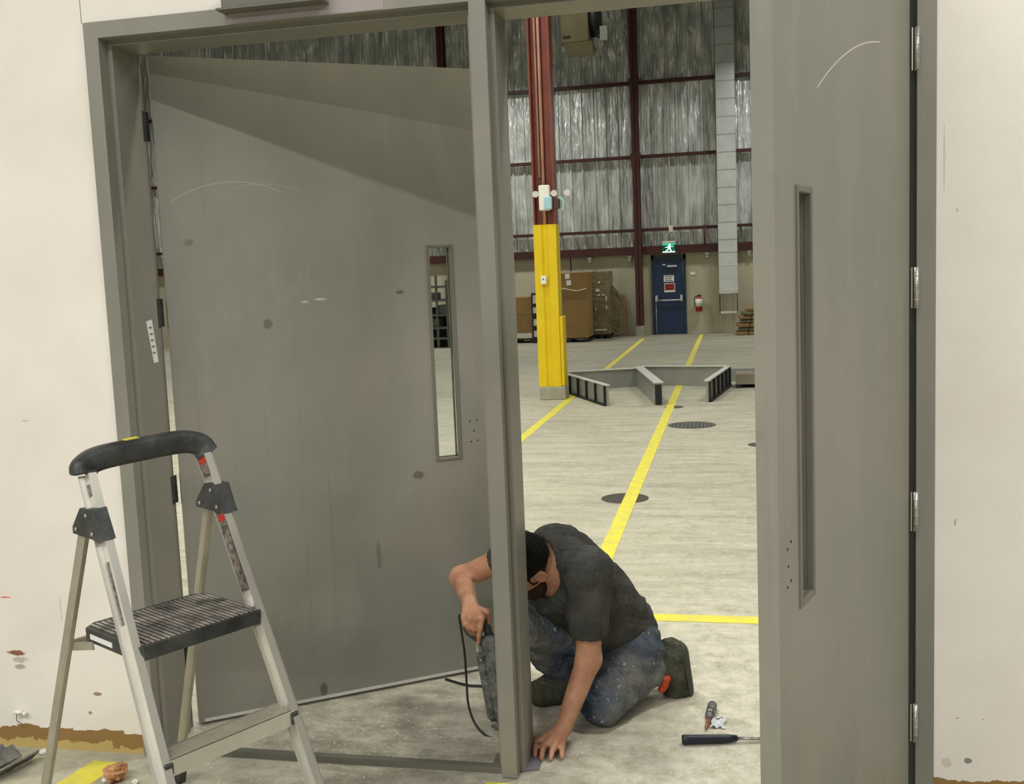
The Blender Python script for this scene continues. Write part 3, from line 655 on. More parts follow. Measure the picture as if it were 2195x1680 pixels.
MB().box((-5.6, 21.44, .12), (-4.74, 21.449, .24)).build('stretch_film', M['film'], c3)
t = empty('flat_cardboard', (-2.8, 23.0, 0), 0, 'dark flattened cardboard sheets leaning on the wall beside the wrapped carton', 'cardboard')
b = MB().prism([(-2.93, 0), (-2.68, .1), (-2.70, .9), (-2.78, 1.12), (-2.93, 1.3)], 22.9, 22.98, 'y'); b.build('outer_sheet', M['card2'], t)
b = MB().prism([(-2.9, 0.), (-2.62, .08), (-2.64, .94), (-2.9, 1.02)], 23.0, 23.08, 'y'); b.build('inner_sheet', M['card'], t)
# striped post between carton and column
t = empty('marker_post', (-4.62, 21.3, 0), 0, 'slim black and white banded post left of the yellow column', 'post')
MB().box((-4.70, 21.3, 0), (-4.55, 21.4, 1.2)).build('post_core', M['black'], t)
for z0, z1 in ((.95, 1.15), (.72, .86), (.42, .58), (.15, .3)): MB().box((-4.66, 21.288, z0), (-4.56, 21.299, z1)).build('white_band', M['film'], t)
# bundles of flattened cardboard right
for k in range(7):
    lb = ['flattened brown cardboard bundle, bottom of the pile by the far wall', 'flattened cardboard bundle, second from the bottom of the pile', 'flattened cardboard bundle, third from the bottom of the pile', 'flattened cardboard bundle, middle of the pile',
          'flattened cardboard bundle, third from the top of the pile', 'flattened cardboard bundle, second from the top of the pile', 'flattened cardboard bundle, top of the pile right of the duct'][k]
    h = .095; x0 = .10+[.0, .05, .02, .09, .06, .14, .24][k]
    T = Matrix.Translation((.55, 22.5, 0)) @ Matrix.Rotation(math.radians([2, -3, 4, -2, 3, 6, -4][k]), 4, 'Z') @ Matrix.Translation((-.55, -22.5, 0))
    o = MB(T).box((x0, 22.1, k*h+.002), (1.2, 22.9, (k+1)*h-.012), .012).build('cardboard_bundle', M['card2'] if k % 2 else M['card']); tag(o, lb, 'cardboard', 'flattened cardboard pile')
    MB(T).box((x0+.25, 22.095, k*h+.003), (x0+.27, 22.905, (k+1)*h-.008)).build('strap', M['black'], o)
# rack seen through the left door's glass
rk = empty('storage_rack', (-7.0, 20.7, 0), 0, 'dark metal shelving rack seen through the left door glass', 'rack')
MB().box((-7.7, 21.14, 0), (-6.33, 21.15, .95)).build('back_mesh', M['black'], rk)
for x in (-7.7, -7.25, -7.1, -6.85, -6.6, -6.35):
    MB().box((x, 20.5, 0), (x+.05, 20.55, 1.62+.1*math.sin(x*9))).build('post', M['tool'], rk)
for x in (-7.7, -6.35): MB().box((x, 21.1, 0), (x+.05, 21.15, 1.78)).build('post', M['tool'], rk)
for z in (.2, .45, .75, 1.1, 1.42): MB().box((-7.72, 20.48, z), (-6.28, 21.17, z+.05)).build('shelf', M['tool'], rk)
for k, (x, z, s_) in enumerate(((-7.2, .45, .25), (-6.82, .75, .26), (-7.25, 1.1, .2))):
    o = MB().box((x, 20.6, z+.052), (x+.40, 21.0, z+.03+s_*.9), .01).build('storage_bin', M['tool']); tag(o, ['dark bin on the lowest rack shelf', 'dark bin on the middle rack shelf', 'dark bin on the upper rack shelf'][k], 'bin', 'bins on the rack')

# ------------------------------------------------------------------ step ladder
LO = (-1.435, -.641); LT = 1.055; SF = .426; SR = .375; W0 = .391; W1 = .067; ZH = 1.063; PZ = .72
LW = Vector((math.cos(LT), math.sin(LT), 0)); LF = Vector((math.sin(LT), -math.cos(LT), 0))
def lp(wv, t, z): return Vector((LO[0], LO[1], 0))+LW*wv+LF*t+Vector((0, 0, z))
tf = lambda z: -(z-PZ)*SF
tr = lambda z: tf(ZH)-(ZH-z)*SR-.03
hwid = lambda z: (W0+W1*(PZ-z))/2
lad = empty('step_ladder', lp(0, 0, 0), 0, 'aluminium step ladder with black platform and curved black grab rail, left foreground', 'step ladder')
for s in (-1, 1):
    a, b_ = lp(s*hwid(.0), tf(.0), .0), lp(s*hwid(1.14), tf(1.14), 1.14)
    b = MB(); d = (b_-a).normalized(); side = LW
    nrm = d.cross(side).normalized()
    b.bar(a+Vector((0, 0, .02)), b_, LW, .004, .05); b.bar(a+LW*s*.009+nrm*.0+Vector((0, 0, .02)), b_+LW*s*.009, LW, .022, .004)
    # C channel: web plus two flanges
    for q in (-1, 1): b.bar(a+nrm*q*.0235-LW*s*.010+Vector((0, 0, .02)), b_+nrm*q*.0235-LW*s*.010, LW, .020, .003)
    fr_ = b.build('front_rail', M['alu'], lad)
    b = MB(); b.bar(a, a+d*.05, LW, .034, .058, .003); b.build('foot', M['blackpl'], fr_)
    # labels on inner side of right rail, outer of left
    for z0, z1 in ((.765, .955), (1.085, 1.115)):
        z1 = z1 if s > 0 or z0 > 1 else .92
        A, B = lp(s*hwid(z0), tf(z0), z0), lp(s*hwid(z1), tf(z1), z1)
        lo_, lw_ = (.0212, .034) if s > 0 else (.0028, .022)
        o = MB().bar(A-LW*lo_-nrm*.004, B-LW*lo_-nrm*.004, LW, .0012, lw_).build('warning_label', M['darklabel'], fr_)
        if s > 0: MB().bar(B-LW*lo_-nrm*.004, B+(B-A).normalized()*.018-LW*lo_-nrm*.004, LW, .0012, lw_).build('red_label', M['redlabel'], fr_)
    # rear leg: flattened tube
    a, b_ = lp(s*(hwid(.0)+.012), tr(.0), .0), lp(s*(hwid(ZH)+.004), tr(ZH-.04)+.004, ZH-.05)
    b = MB(); b.bar(a+Vector((0, 0, .02)), b_, LW, .020, .034, .005)
    rl = b.build('rear_leg', M['aludark'], lad); d = (b_-a).normalized()
    MB().bar(a, a+d*.05, LW, .028, .042, .003).build('foot', M['blackpl'], rl)
    # hinge bracket: tapering black plate pair
    zc = ZH-.040; o1 = hwid(zc)
    poly = [(tf(zc+.036)-.026, zc+.036), (tf(zc+.036)+.029, zc+.038), (tf(zc-.042)+.032, zc-.042), (tr(zc-.038)-.016, zc-.038), (tr(zc-.02)-.022, zc-.02)]
    for side_ in ((o1-.0235, o1+.0235),):
        T = Matrix((tuple(LF), tuple(Vector((0, 0, 1))), tuple(LW*s))).transposed().to_4x4(); T.translation = lp(0, 0, 0)
        b = MB(T); b.prism(poly, side_[0], side_[1]); hb = b.build('hinge_bracket', M['blackpl'], lad)
        for (t_, z_) in ((tf(zc+.02), zc+.020), (tf(zc-.028)+.006, zc-.026), (tr(zc-.024), zc-.024)):
            for zz in (side_[0]-.003, side_[1]): MB(T).tube([(t_, z_, zz), (t_, z_, zz+.003)], .0055, 10).build('rivet', M['rivet'], hb)
# grab rail: thick curved black bar
pts = []; zt = 1.165
Lt, Rt = lp(-hwid(1.15), tf(1.15), 1.148), lp(hwid(1.15), tf(1.15), 1.148)
up = Vector((0, 0, 1)); bk = -LF*.012
path = smooth_path([Lt-LW*.001+up*-.0, Lt+up*.012+bk+LW*.004, Lt+LW*.055+up*.028+bk*2, Lt.lerp(Rt, .5)+up*.034+bk*2.4, Rt-LW*.06+up*.036+bk*2, Rt+up*.022+bk-LW*.010, Rt+up*0+LW*.004], 8)
b = MB(); pv = [Vector(p) for p in path]; n = 14; vs = []; fs = []
for i, p in enumerate(pv):
    d = (pv[min(i+1, len(pv)-1)]-pv[max(i-1, 0)]).normalized(); a_ = LF; c_ = d.cross(a_).normalized()
    for k in range(n):
        t_ = 2*pi*k/n; cx_, sy_ = math.cos(t_), math.sin(t_); q = 3.2
        rx = .026*abs(cx_)**(2/q)*(1 if cx_ > 0 else -1); ry = .033*abs(sy_)**(2/q)*(1 if sy_ > 0 else -1)
        vs.append(p+a_*rx+c_*ry)
for i in range(len(pv)-1):
    for k in range(n): fs.append((i*n+k, i*n+(k+1) % n, (i+1)*n+(k+1) % n, (i+1)*n+k))
b.add(vs, fs, True); b.f += [tuple(range(n))[::-1], tuple(range(len(vs)-n, len(vs)))]; b.sm += [False, False]
gr = b.build('grab_rail', M['blackpl'], lad)
for dx in (0, .012): 
    q = Lt-LW*.026+LF*(dx-.006)+up*.012; MB().disc(q, LW, .004, .003, 8).build('screw', M['rivet'], gr)
MB().bar(Lt.lerp(Rt, .42)+up*.0655+bk*2.4-LW*.02, Lt.lerp(Rt, .42)+up*.0675+bk*2.4+LW*.02, LF, .02, .004).build('yellow_sticker', M['tape'], gr)
# platform
T = Matrix((tuple(LW), tuple(LF), (0, 0, 1))).transposed().to_4x4(); T.translation = lp(0, 0, PZ)
hw_ = W0/2; b = MB(T); 
b.prism([(-hw_+.004, -.235), (-hw_+.04, -.262), (hw_-.04, -.262), (hw_-.012, -.235), (hw_-.012, .0), (hw_-.013, .040), (hw_-.02, .046), (-hw_+.02, .046), (-hw_+.013, .040), (-hw_+.004, 0)], -.040, -.004)
pf = b.build('platform', M['blackpl'], lad)
b = MB(T)
for k in range(24):
    x = -hw_+.025+k*(W0-.05)/23
    b.box((x-.0042, -.242, -.004), (x+.0042, .036, -.0005), .001)
b.build('tread_rib', M['tread'], pf)
MB(T).box((-hw_+.0025, -.21, -.030), (-hw_+.004, -.09, -.016)).build('side_label', M['white'], pf)
for s in (-1, 1):
    b = MB(); b.bar(lp(s*(hw_+.0), tr(PZ-.06), PZ-.075), lp(s*(hw_-.0), -.19, PZ-.044), (0, 0, 1), .022, .004); b.build('brace_link', M['aludark'], lad)
b = MB(); b.bar(lp(-hw_-.0, tr(PZ-.07), PZ-.07), lp(hw_, tr(PZ-.07), PZ-.07), (0, 0, 1), .022, .01); b.build('rear_crossbar', M['aludark'], lad)
# lower steps
for zs in (.447, .185):
    T = Matrix((tuple(LW), tuple(LF), (0, 0, 1))).transposed().to_4x4(); T.translation = lp(0, tf(zs), zs); h_ = hwid(zs)-.011
    b = MB(T); b.box((-h_, -.045, -.012), (h_, .034, 0)); b.box((-h_, .030, -.042), (h_, .036, .0)); b.box((-h_, -.047, -.03), (h_, -.043, 0))
    s_ = b.build('step', M['alu'], lad)
    b = MB(T)
    for k in range(9): b.box((-h_+.002, -.04+k*.0085, 0), (h_-.002, -.0365+k*.0085, .0015))
    b.build('grip_ridge', M['aludark'], s_)
    for q in (-1, 1):
        xa = q*(h_-.001); MB(T).box((xa-.014, .016, -.040), (xa+.014, .040, -.004), .004).build('end_cap', M['blackpl'], s_)
for zs in (.3,):
    b = MB(); b.bar(lp(-hwid(zs), tr(zs), zs), lp(hwid(zs), tr(zs), zs), (0, 0, 1), .018, .008); 

# ------------------------------------------------------------------ SDF bodies
class Field:
    def __init__(s, lo, hi, h):
        s.lo = np.array(lo, float); s.h = h; s.n = np.ceil((np.array(hi)-s.lo)/h).astype(int)+1
        s.d = np.full(s.n, .3, np.float32)
    def sub_(s, lo, hi):
        a = np.clip(np.floor((np.array(lo)-s.lo)/s.h).astype(int), 0, s.n); b = np.clip(np.ceil((np.array(hi)-s.lo)/s.h).astype(int)+1, 0, s.n)
        if np.any(b <= a): return None
        g = np.meshgrid(*[s.lo[i]+s.h*np.arange(a[i], b[i]) for i in range(3)], indexing='ij')
        return (slice(a[0], b[0]), slice(a[1], b[1]), slice(a[2], b[2])), g
    def comb(s, sl, nd, k, op):
        o = s.d[sl]
        if op == 'u':
            h = np.clip(.5+.5*(o-nd)/k, 0, 1); s.d[sl] = o*(1-h)+nd*h-k*h*(1-h)
        else:
            h = np.clip(.5-.5*(o+nd)/k, 0, 1); s.d[sl] = o*(1-h)-nd*h+k*h*(1-h)
    def cap(s, a, b, ra, rb, k=.02, op='u'):
        a = np.array(a, float); b = np.array(b, float); R = max(ra, rb)+k+.03
        r = s.sub_(np.minimum(a, b)-R, np.maximum(a, b)+R)
        if r is None: return
        sl, g = r; ba = b-a; L = max(ba@ba, 1e-9); p = [g[i]-a[i] for i in range(3)]
        h = np.clip((p[0]*ba[0]+p[1]*ba[1]+p[2]*ba[2])/L, 0, 1)
        d = np.sqrt(sum((p[i]-h*ba[i])**2 for i in range(3)))-(ra+(rb-ra)*h); s.comb(sl, d.astype(np.float32), k, op)
    def ell(s, c, r, ax=None, k=.02, op='u'):
        c = np.array(c, float); r = np.array(r, float); R = r.max()+k+.03
        q = s.sub_(c-R, c+R)
        if q is None: return
        sl, g = q; ax = np.eye(3) if ax is None else np.array(ax)   # rows are axes
        p = [g[i]-c[i] for i in range(3)]; l = [ax[j][0]*p[0]+ax[j][1]*p[1]+ax[j][2]*p[2] for j in range(3)]
        k0 = np.sqrt(sum((l[j]/r[j])**2 for j in range(3))); k1 = np.sqrt(sum((l[j]/r[j]**2)**2 for j in range(3)))+1e-9
        s.comb(sl, (k0*(k0-1)/k1).astype(np.float32), k, op)
    def plane(s, p, n, k=.004):     # keep the side n points away from
        n = np.array(n, float); n /= np.linalg.norm(n); g = np.meshgrid(*[s.lo[i]+s.h*np.arange(s.n[i]) for i in range(3)], indexing='ij')
        s.d = np.maximum(s.d, sum((g[i]-p[i])*n[i] for i in range(3)).astype(np.float32))
    def wrinkle(s, amp, dirs):
        g = np.meshgrid(*[s.lo[i]+s.h*np.arange(s.n[i]) for i in range(3)], indexing='ij')
        acc = 0
        for (dx, dy, dz, ph, wob) in dirs:
            u = g[0]*dx+g[1]*dy+g[2]*dz+ph+wob*np.sin(g[0]*17+g[2]*11+ph)+wob*.6*np.sin(g[1]*23-g[2]*9+ph*2)
            acc = acc+np.sin(u)**3
        s.d += (amp*acc).astype(np.float32)
    def mesh(s, name, mt, parent=None, origin=None):
        d = s.d; n = s.n; ins = d < 0
        c = [ins[i:n[0]-1+i, j:n[1]-1+j, k:n[2]-1+k] for i in (0, 1) for j in (0, 1) for k in (0, 1)]
        sm = sum(x.astype(np.int8) for x in c); act = np.argwhere((sm > 0) & (sm < 8))
        idx = np.full(np.array(n)-1, -1, np.int64); idx[act[:, 0], act[:, 1], act[:, 2]] = np.arange(len(act))
        corner = [(i, j, k) for i in (0, 1) for j in (0, 1) for k in (0, 1)]
        V = np.stack([d[act[:, 0]+i, act[:, 1]+j, act[:, 2]+k] for i, j, k in corner], 1).astype(float)
        pos = np.zeros((len(act), 3)); cnt = np.zeros(len(act))
        for a in range(8):
            for b in range(a+1, 8):
                ca, cb = np.array(corner[a]), np.array(corner[b])
                if abs(ca-cb).sum() != 1: continue
                va, vb = V[:, a], V[:, b]; x = (va < 0) != (vb < 0); t = np.where(x, va/(va-vb+1e-12), 0)
                pos += x[:, None]*(ca+t[:, None]*(cb-ca)); cnt += x
        pos = (pos/cnt[:, None]+act)*s.h+s.lo
        quads = []
        for ax in range(3):
            o1, o2 = [(1, 2), (2, 0), (0, 1)][ax]
            e0 = ins; sl0 = [slice(None)]*3; sl1 = [slice(None)]*3; sl0[ax] = slice(0, -1); sl1[ax] = slice(1, None)
            A = ins[tuple(sl0)]; B = ins[tuple(sl1)]; ed_ = np.argwhere(A != B)
            ed_ = ed_[(ed_[:, o1] > 0) & (ed_[:, o2] > 0) & (ed_[:, o1] < n[o1]-1) & (ed_[:, o2] < n[o2]-1)]
            flip = A[ed_[:, 0], ed_[:, 1], ed_[:, 2]]
            def cell(da, db):
                q = ed_.copy(); q[:, o1] -= da; q[:, o2] -= db; return idx[q[:, 0], q[:, 1], q[:, 2]]
            q = np.stack([cell(1, 1), cell(0, 1), cell(0, 0), cell(1, 0)], 1)
            q[~flip] = q[~flip][:, ::-1]; quads.append(q)
        Q = np.concatenate(quads); Q = Q[(Q >= 0).all(1)]
        if parent is not None:
            Wi = np.array(wm(parent).inverted()); pos = pos@Wi[:3, :3].T+Wi[:3, 3]; loc = (0, 0, 0)
        else:
            loc = origin or (0, 0, 0); pos = pos-np.array(loc)
        me = bpy.data.meshes.new(name); me.vertices.add(len(pos)); me.vertices.foreach_set('co', pos.astype(np.float32).ravel())
        me.loops.add(Q.size); me.loops.foreach_set('vertex_index', Q.astype(np.int32).ravel())
        me.polygons.add(len(Q)); me.polygons.foreach_set('loop_start', np.arange(0, Q.size, 4, dtype=np.int32)); me.polygons.foreach_set('loop_total', np.full(len(Q), 4, np.int32))
        me.update(calc_edges=True); me.validate(); me.polygons.foreach_set('use_smooth', [True]*len(me.polygons))
        me.materials.append(mt); o = bpy.data.objects.new(name, me); C.objects.link(o); o.location = loc
        if parent is not None: o.parent = parent
        return o
def nrmz(v): v = np.array(v, float); return v/np.linalg.norm(v)

# ------------------------------------------------------------------ the kneeling man
#PERSON_START
neckb = at(1191, 1172, .47); chest = at(1212, 1232, .49); belly = at(1275, 1290, .60); pelv = at(1325, 1372, .70)
Ls = at(1262, 1222, .34); Le = at(1262, 1412, .33); Lw = at(1208, 1560, .25)
Rs = at(1118, 1185, .60); Re = at(988, 1238, .66); Rw = at(1006, 1288, .42)
headc = at(1129, 1216, .37)
cr = nrmz((-.55, -.55, .50)); fa = np.array((-.5, -.1, -.85)); fa = nrmz(fa-cr*(fa@cr)); le = np.cross(cr, fa)     # crown, face, left-side axes
AX = [le, fa, cr]
def H(l, f, c): return headc+le*l+fa*f+cr*c
Lh = at(1352, 1388, .66); Lk = at(1292, 1518, .46); La = at(1408, 1428, .70)
Rh = at(1270, 1372, .72); Rk = at(1120, 1334, .485); Ra = at(1218, 1452, .68)
Lk[2] = max(Lk[2], .075)
lo = np.array((-1.12, .08, -.01)); hi = np.array((-.1, .95, .93))
F = Field(lo, hi, .004)
k = .03
F.cap(pelv, belly, .115, .105, .05); F.cap(belly, chest, .105, .115, .05); F.cap(Ls, Rs, .055, .055, .05); F.cap(chest, neckb, .09, .06, .05)
nk = H(.0, -.045, -.075)
F.cap(neckb, nk, .066, .060, .03)
F.cap(Ls, Le, .052, .043, .03); F.cap(Le, Lw, .044, .029, .02)
F.cap(Rs, Re, .052, .043, .03); F.cap(Re, Rw, .044, .029, .02)
for a, b_, c_ in ((Lh, Lk, La), (Rh, Rk, Ra)):
    F.cap(a, b_, .085, .058, .03); F.cap(b_, c_, .055, .042, .02)
Ltoe = at(1449, 1478, .74); Rtoe = at(1158, 1488, .58)
F.cap(La, Ltoe*.8+La*.2, .034, .026); F.cap(Ra, Rtoe, .034, .026)
# head
F.ell(H(0, -.012, .025), (.077, .095, .095), AX, .02); F.ell(H(0, .035, -.045), (.056, .058, .068), AX, .02)
F.cap(H(0, .05, -.092), H(0, .066, -.086), .026, .020, .02)                       # chin
F.cap(H(0, .088, .012), H(0, .112, -.030), .009, .015, .010)                      # nose
F.cap(H(-.035, .082, .022), H(.035, .082, .022), .012, .012, .012)                # brow
F.cap(H(-.018, .093, -.060), H(.018, .093, -.060), .007, .007, .006)              # lips
for s_ in (-1, 1):
    F.ell(H(s_*.031, .088, .003), (.017, .012, .011), AX, .006, 's')
    F.ell(H(s_*.031, .078, .003), (.0125, .0125, .0125), AX, .003)
    F.ell(H(s_*.079, -.012, -.012), (.009, .020, .032), AX, .006); F.ell(H(s_*.087, -.008, -.008), (.006, .011, .020), AX, .003, 's')
# hands
def finger(pts, r0, r1):
    for i in range(len(pts)-1):
        ra = r0+(r1-r0)*i/(len(pts)-1); rb = r0+(r1-r0)*(i+1)/(len(pts)-1); F.cap(pts[i], pts[i+1], ra, rb, .004 if i else .008)
# left hand flat on the floor plate
kn = [fl(1150, 1592, .030), fl(1165, 1600, .032), fl(1186, 1604, .030), fl(1204, 1600, .024)]
tips = [fl(1147, 1619, .014), fl(1161, 1625, .014), fl(1181, 1625, .012), fl(1205, 1622, .012)]
lwp = Lw
for i in range(4):
    b0 = lwp*.75+kn[i]*.25; F.cap(b0, kn[i], .016, .0115, .014)
    a, b_ = kn[i], tips[i]; m1 = a*.55+b_*.45+np.array((0, 0, .008)); m2 = a*.22+b_*.78+np.array((0, 0, .004))
    finger([a, m1, m2, b_], .0100, .0075)
th = [lwp*.6+kn[0]*.4+np.array((-.012, .0, -.005)), fl(1148, 1590, .02)+np.array((-.01, .01, 0)), fl(1140, 1604, .012)+np.array((-.012, .012, 0))]
F.cap(lwp, th[0], .02, .014, .014); finger(th, .0125, .009)
# right hand closed round the tool's handle, index finger pointing down along it
knr = [at(1034, 1322, .345), at(1021, 1326, .34), at(1007, 1326, .35), at(995, 1322, .365)]
for i in range(4): F.cap(Rw*.8+knr[i]*.2, knr[i], .018, .0125, .016)
finger([knr[0], at(1030, 1345, .335), at(1027, 1362, .34), at(1026, 1377, .35)], .0105, .008)
for i, (mx_, my_, tx, ty) in enumerate(((1017, 1348, 1020, 1352), (1006, 1345, 1012, 1350), (997, 1338, 1006, 1345))):
    finger([knr[i+1], at(mx_, my_, .345), at(tx, ty+6, .37), at(tx+14, ty-2, .385)], .0105, .008)
tb = Rw*.55+knr[0]*.45
finger([tb, at(1044, 1312, .375), at(1048, 1330, .385), at(1044, 1345, .388)], .0135, .009)
org = tuple(np.array((pelv[0], pelv[1], 0)))
man = F.mesh('person', M['skin'], None, org)
tag(man, 'man in charcoal t-shirt and jeans kneeling by the mullion, head bowed', 'person')
F = None
# shirt
dl_ = nrmz(Le-Ls); dr_ = nrmz(Re-Rs)
S = Field((-1.0, .1, .05), (-.1, 1.0, .95), .005)
S.cap(pelv+np.array((.0, 0, .03)), belly, .15, .135, .05); S.cap(belly, chest, .135, .140, .06); S.cap(Ls, Rs, .078, .078, .05); S.cap(chest, neckb, .12, .088, .05)
S.cap(chest, at(1180, 1300, .58), .11, .09, .05)
for (p0, p1, r_) in ((at(1240, 1210, .36), at(1200, 1300, .40), .010), (at(1250, 1250, .33), at(1215, 1325, .36), .010), (at(1290, 1250, .42), at(1250, 1300, .34), .009), (at(1300, 1290, .5), at(1262, 1330, .34), .009),
                     (at(1160, 1150, .5), at(1215, 1135, .52), .009), (at(1390, 1320, .66), at(1300, 1345, .56), .010), (at(1375, 1290, .66), at(1300, 1310, .53), .010)):
    S.cap(p0, p1, r_+.004, r_, .03)
S.wrinkle(.0032, [(60, 20, -45, 0, 1.2), (-25, 30, 70, 1.5, 1.5), (35, -50, 20, 3., 1.3)])
S.cap(at(1345, 1335, .76), at(1225, 1190, .56), .085, .085, .06)
sl_ = Ls+(Le-Ls)*.64; S.cap(Ls, sl_, .080, .070, .03)
sr_ = Rs+(Re-Rs)*.30; S.cap(Rs, sr_, .078, .068, .03)
S.cap(Ls+(Le-Ls)*.62, Le+dl_*.05, .056, .066, .004, 's'); S.ell(sl_+dl_*.068, (.1, .1, .03), [np.cross(dl_, (0, 1, 0)), np.cross(dl_, np.cross(dl_, (0, 1, 0))), dl_], .004, 's')
S.ell(sr_+dr_*.068, (.1, .1, .03), [np.cross(dr_, (0, 1, 0)), np.cross(dr_, np.cross(dr_, (0, 1, 0))), dr_], .004, 's'); S.cap(Rs+(Re-Rs)*.28, Re+dr_*.05, .055, .064, .004, 's'); 
# neck opening
nd = nrmz(nk-neckb); S.cap(neckb+nd*.035, nk+nd*.03, .077, .088, .006, 's'); S.ell(headc, (.10, .115, .12), AX, .006, 's')
shirt = S.mesh('t_shirt', M['shirt'], man); tag(shirt, 'charcoal short-sleeved t-shirt'); S = None
# jeans
J = Field((-.95, .25, -.005), (-.1, 1.0, .55), .005)
J.cap(pelv+np.array((0, .02, -.02)), Lh, .135, .115, .05); J.cap(pelv, Rh, .13, .11, .05)
J.cap(Lh, Lk, .112, .078, .03); J.cap(Lk, La, .076, .060, .03)
J.cap(Rh, Rk, .105, .076, .03); J.cap(Rk, Ra, .074, .062, .02)
kd = nrmz(La-Lk); J.ell(La+kd*.068, (.1, .1, .03), [np.cross(kd, (0, 0, 1)), np.cross(kd, np.cross(kd, (0, 0, 1))), kd], .004, 's')
J.wrinkle(.0028, [(70, 30, 50, 0, 1.4), (-35, 60, 60, 1.2, 1.6), (20, 20, 95, 2.6, 1.2)])
J.plane((0, 0, .004), (0, 0, -1))
jeans = J.mesh('jeans', M['jeans'], man); tag(jeans, 'dusty blue jeans speckled with plaster'); J = None
# boots
def boot(ankle, heel, toe, soledir, lb):
    axf = nrmz(toe-heel); soledir = np.array(soledir, float); soledir = nrmz(soledir-axf*(soledir@axf)); sd = soledir
    B = Field(np.minimum(np.minimum(ankle, heel), toe)-.14, np.maximum(np.maximum(ankle, heel), toe)+.14, .0045)
    B.cap(ankle, heel, .062, .056, .03); B.cap(heel, toe, .056, .052, .03); B.cap(ankle*.5+heel*.5, toe*.55+heel*.45, .058, .056, .03)
    B.wrinkle(.0022, [(90, 20, 60, 0, 1.2), (20, 80, 70, 1.2, 1.2)])
    B.plane((0, 0, .003), (0, 0, -1)); B.plane(heel+nrmz(soledir)*.046, nrmz(soledir))
    o = B.mesh('boot', M['boot'], man); tag(o, lb)
    B = Field(np.minimum(heel, toe)-.12, np.maximum(heel, toe)+.12, .0045)
    B.cap(heel+sd*.018, toe+sd*.016, .054, .052, .02); ax2 = nrmz(toe-heel); side = np.cross(sd, ax2)
    B.plane(heel+sd*.0440, -sd); B.plane((0, 0, .001), (0, 0, -1))
    B.mesh('boot_sole', M['sole'], o); B = None; return o
Lheel = at(1436, 1402, .745)
bt = boot(La+np.array((.015, .01, 0)), Lheel, Ltoe, (.75, .15, .35), 'left boot, toe down and heel raised')
Rheel = at(1226, 1478, .68); Rheel[2] = .05; Rtoe[2] = .048
boot(Ra, Rheel, Rtoe, (0, 0, -1), 'right boot, flat on the floor')
B = Field(at(1424, 1466, .64)-.06, at(1424, 1466, .64)+.06, .003); q = at(1420, 1470, .64)
B.cap(at(1428, 1455, .655), at(1420, 1476, .65), .018, .015, .01); B.wrinkle(.002, [(160, 80, 90, 0, 1)]); o = B.mesh('boot_lining', M['orange'], bt); tag(o, 'orange boot lining')
# cap, hair, beard
K = Field(headc-.2, headc+.2, .004)
K.ell(H(0, -.014, .034), (.087, .106, .098), AX, .01); K.plane(H(0, 0, .018), -(cr*.92-fa*.38)); 
K.ell(H(0, -.014, .034), (.080, .099, .091), AX, .004, 's')
K.cap(H(0, -.012, .131), H(0, -.012, .134), .008, .007, .004)
K.mesh('cap', M['cap'], man)
K = Field(headc-.16, headc+.16, .004)
K.ell(H(0, -.014, .018), (.080, .099, .090), AX, .01); K.plane(H(0, .03, 0), fa+cr*.2); K.plane(H(0, 0, .05), cr); K.plane(H(0, 0, -.030), -cr-fa*.2); K.ell(H(.08, .0, -.012), (.02, .03, .03), AX, .004, 's'); K.ell(H(-.08, .0, -.012), (.02, .03, .03), AX, .004, 's')
K.mesh('hair', M['beard'], man)
K = Field(headc-.16, headc+.16, .004)
K.ell(H(0, .036, -.054), (.061, .064, .068), AX, .01); K.cap(H(0, .055, -.095), H(0, .066, -.095), .030, .026, .02); K.plane(H(0, 0, -.046), cr*.9-fa*.35); K.ell(H(0, .098, -.060), (.024, .02, .010), AX, .004, 's')
K.mesh('beard', M['beard'], man); K = None
for s_ in (-1, 1):
    b = MB(); q = H(s_*.031, .0825, .003); b.ball(q, .0108, 14); ey = b.build('eye', M['eye'], man)
    MB().ball(q+fa*.0065, .0058, 10).build('iris', M['iris'], ey)
# necklace chain beads at collar
b = MB()
for i in range(14):
    t_ = i/13; q = at(1204-22*t_-10*t_*t_, 1240+32*t_, .40+.0*t_); b.ball(q, .0035, 6)
b.build('necklace', M['rivet'], man)
#PERSON_END

# ------------------------------------------------------------------ the power tool he holds
tl = empty('rotary_hammer', at(1060, 1575, .33), 0, 'dusty dark corded rotary hammer held upright behind the mullion', 'power tool')
top = at(1052, 1360, .38); bot = at(1078, 1560, .31); bot[2] = max(bot[2], .05)
ax_ = (bot-top); nseg = 26; pts = []; rs = []
for i in range(nseg+1):
    t_ = i/nseg; pts.append(top+ax_*t_); r_ = .040 if t_ < .55 else .040-.018*(t_-.55)/.45
    rs.append(r_-(.004 if i % 2 and t_ > .3 else 0))
rs[0] = .03
MB().tube(pts, rs, 16).build('motor_housing', M['tool'], tl)
MB().tube([bot, bot+nrmz(ax_)*.03, bot+nrmz(ax_)*.035, fl(1086, 1600, .003)], [.016, .016, .008, .006], 10).build('chisel_bit', M['shank'], tl)
b = MB(); b.tube(smooth_path([top+np.array((0, 0, -.03)), at(1040, 1335, .385), at(1020, 1325, .385), at(1002, 1330, .388), at(1004, 1352, .39), at(1030, 1372, .39), at(1045, 1390, .385)], 6), .015, 10); b.build('handle', M['blackpl'], tl)
MB().bar(at(1023, 1378, .352), at(1023, 1396, .356), (1, 0, 0), .006, .01).build('trigger', M['rivet'], tl)
b = MB()
for k_ in range(12):
    q = at(1035+k_*1.9, 1402+k_*14, .335); b.tube([q+np.array((-.004, 0, 0)), q+np.array((.055, .0, -.004))], .0065, 8)
b.build('cooling_fin', M['tool'], tl)
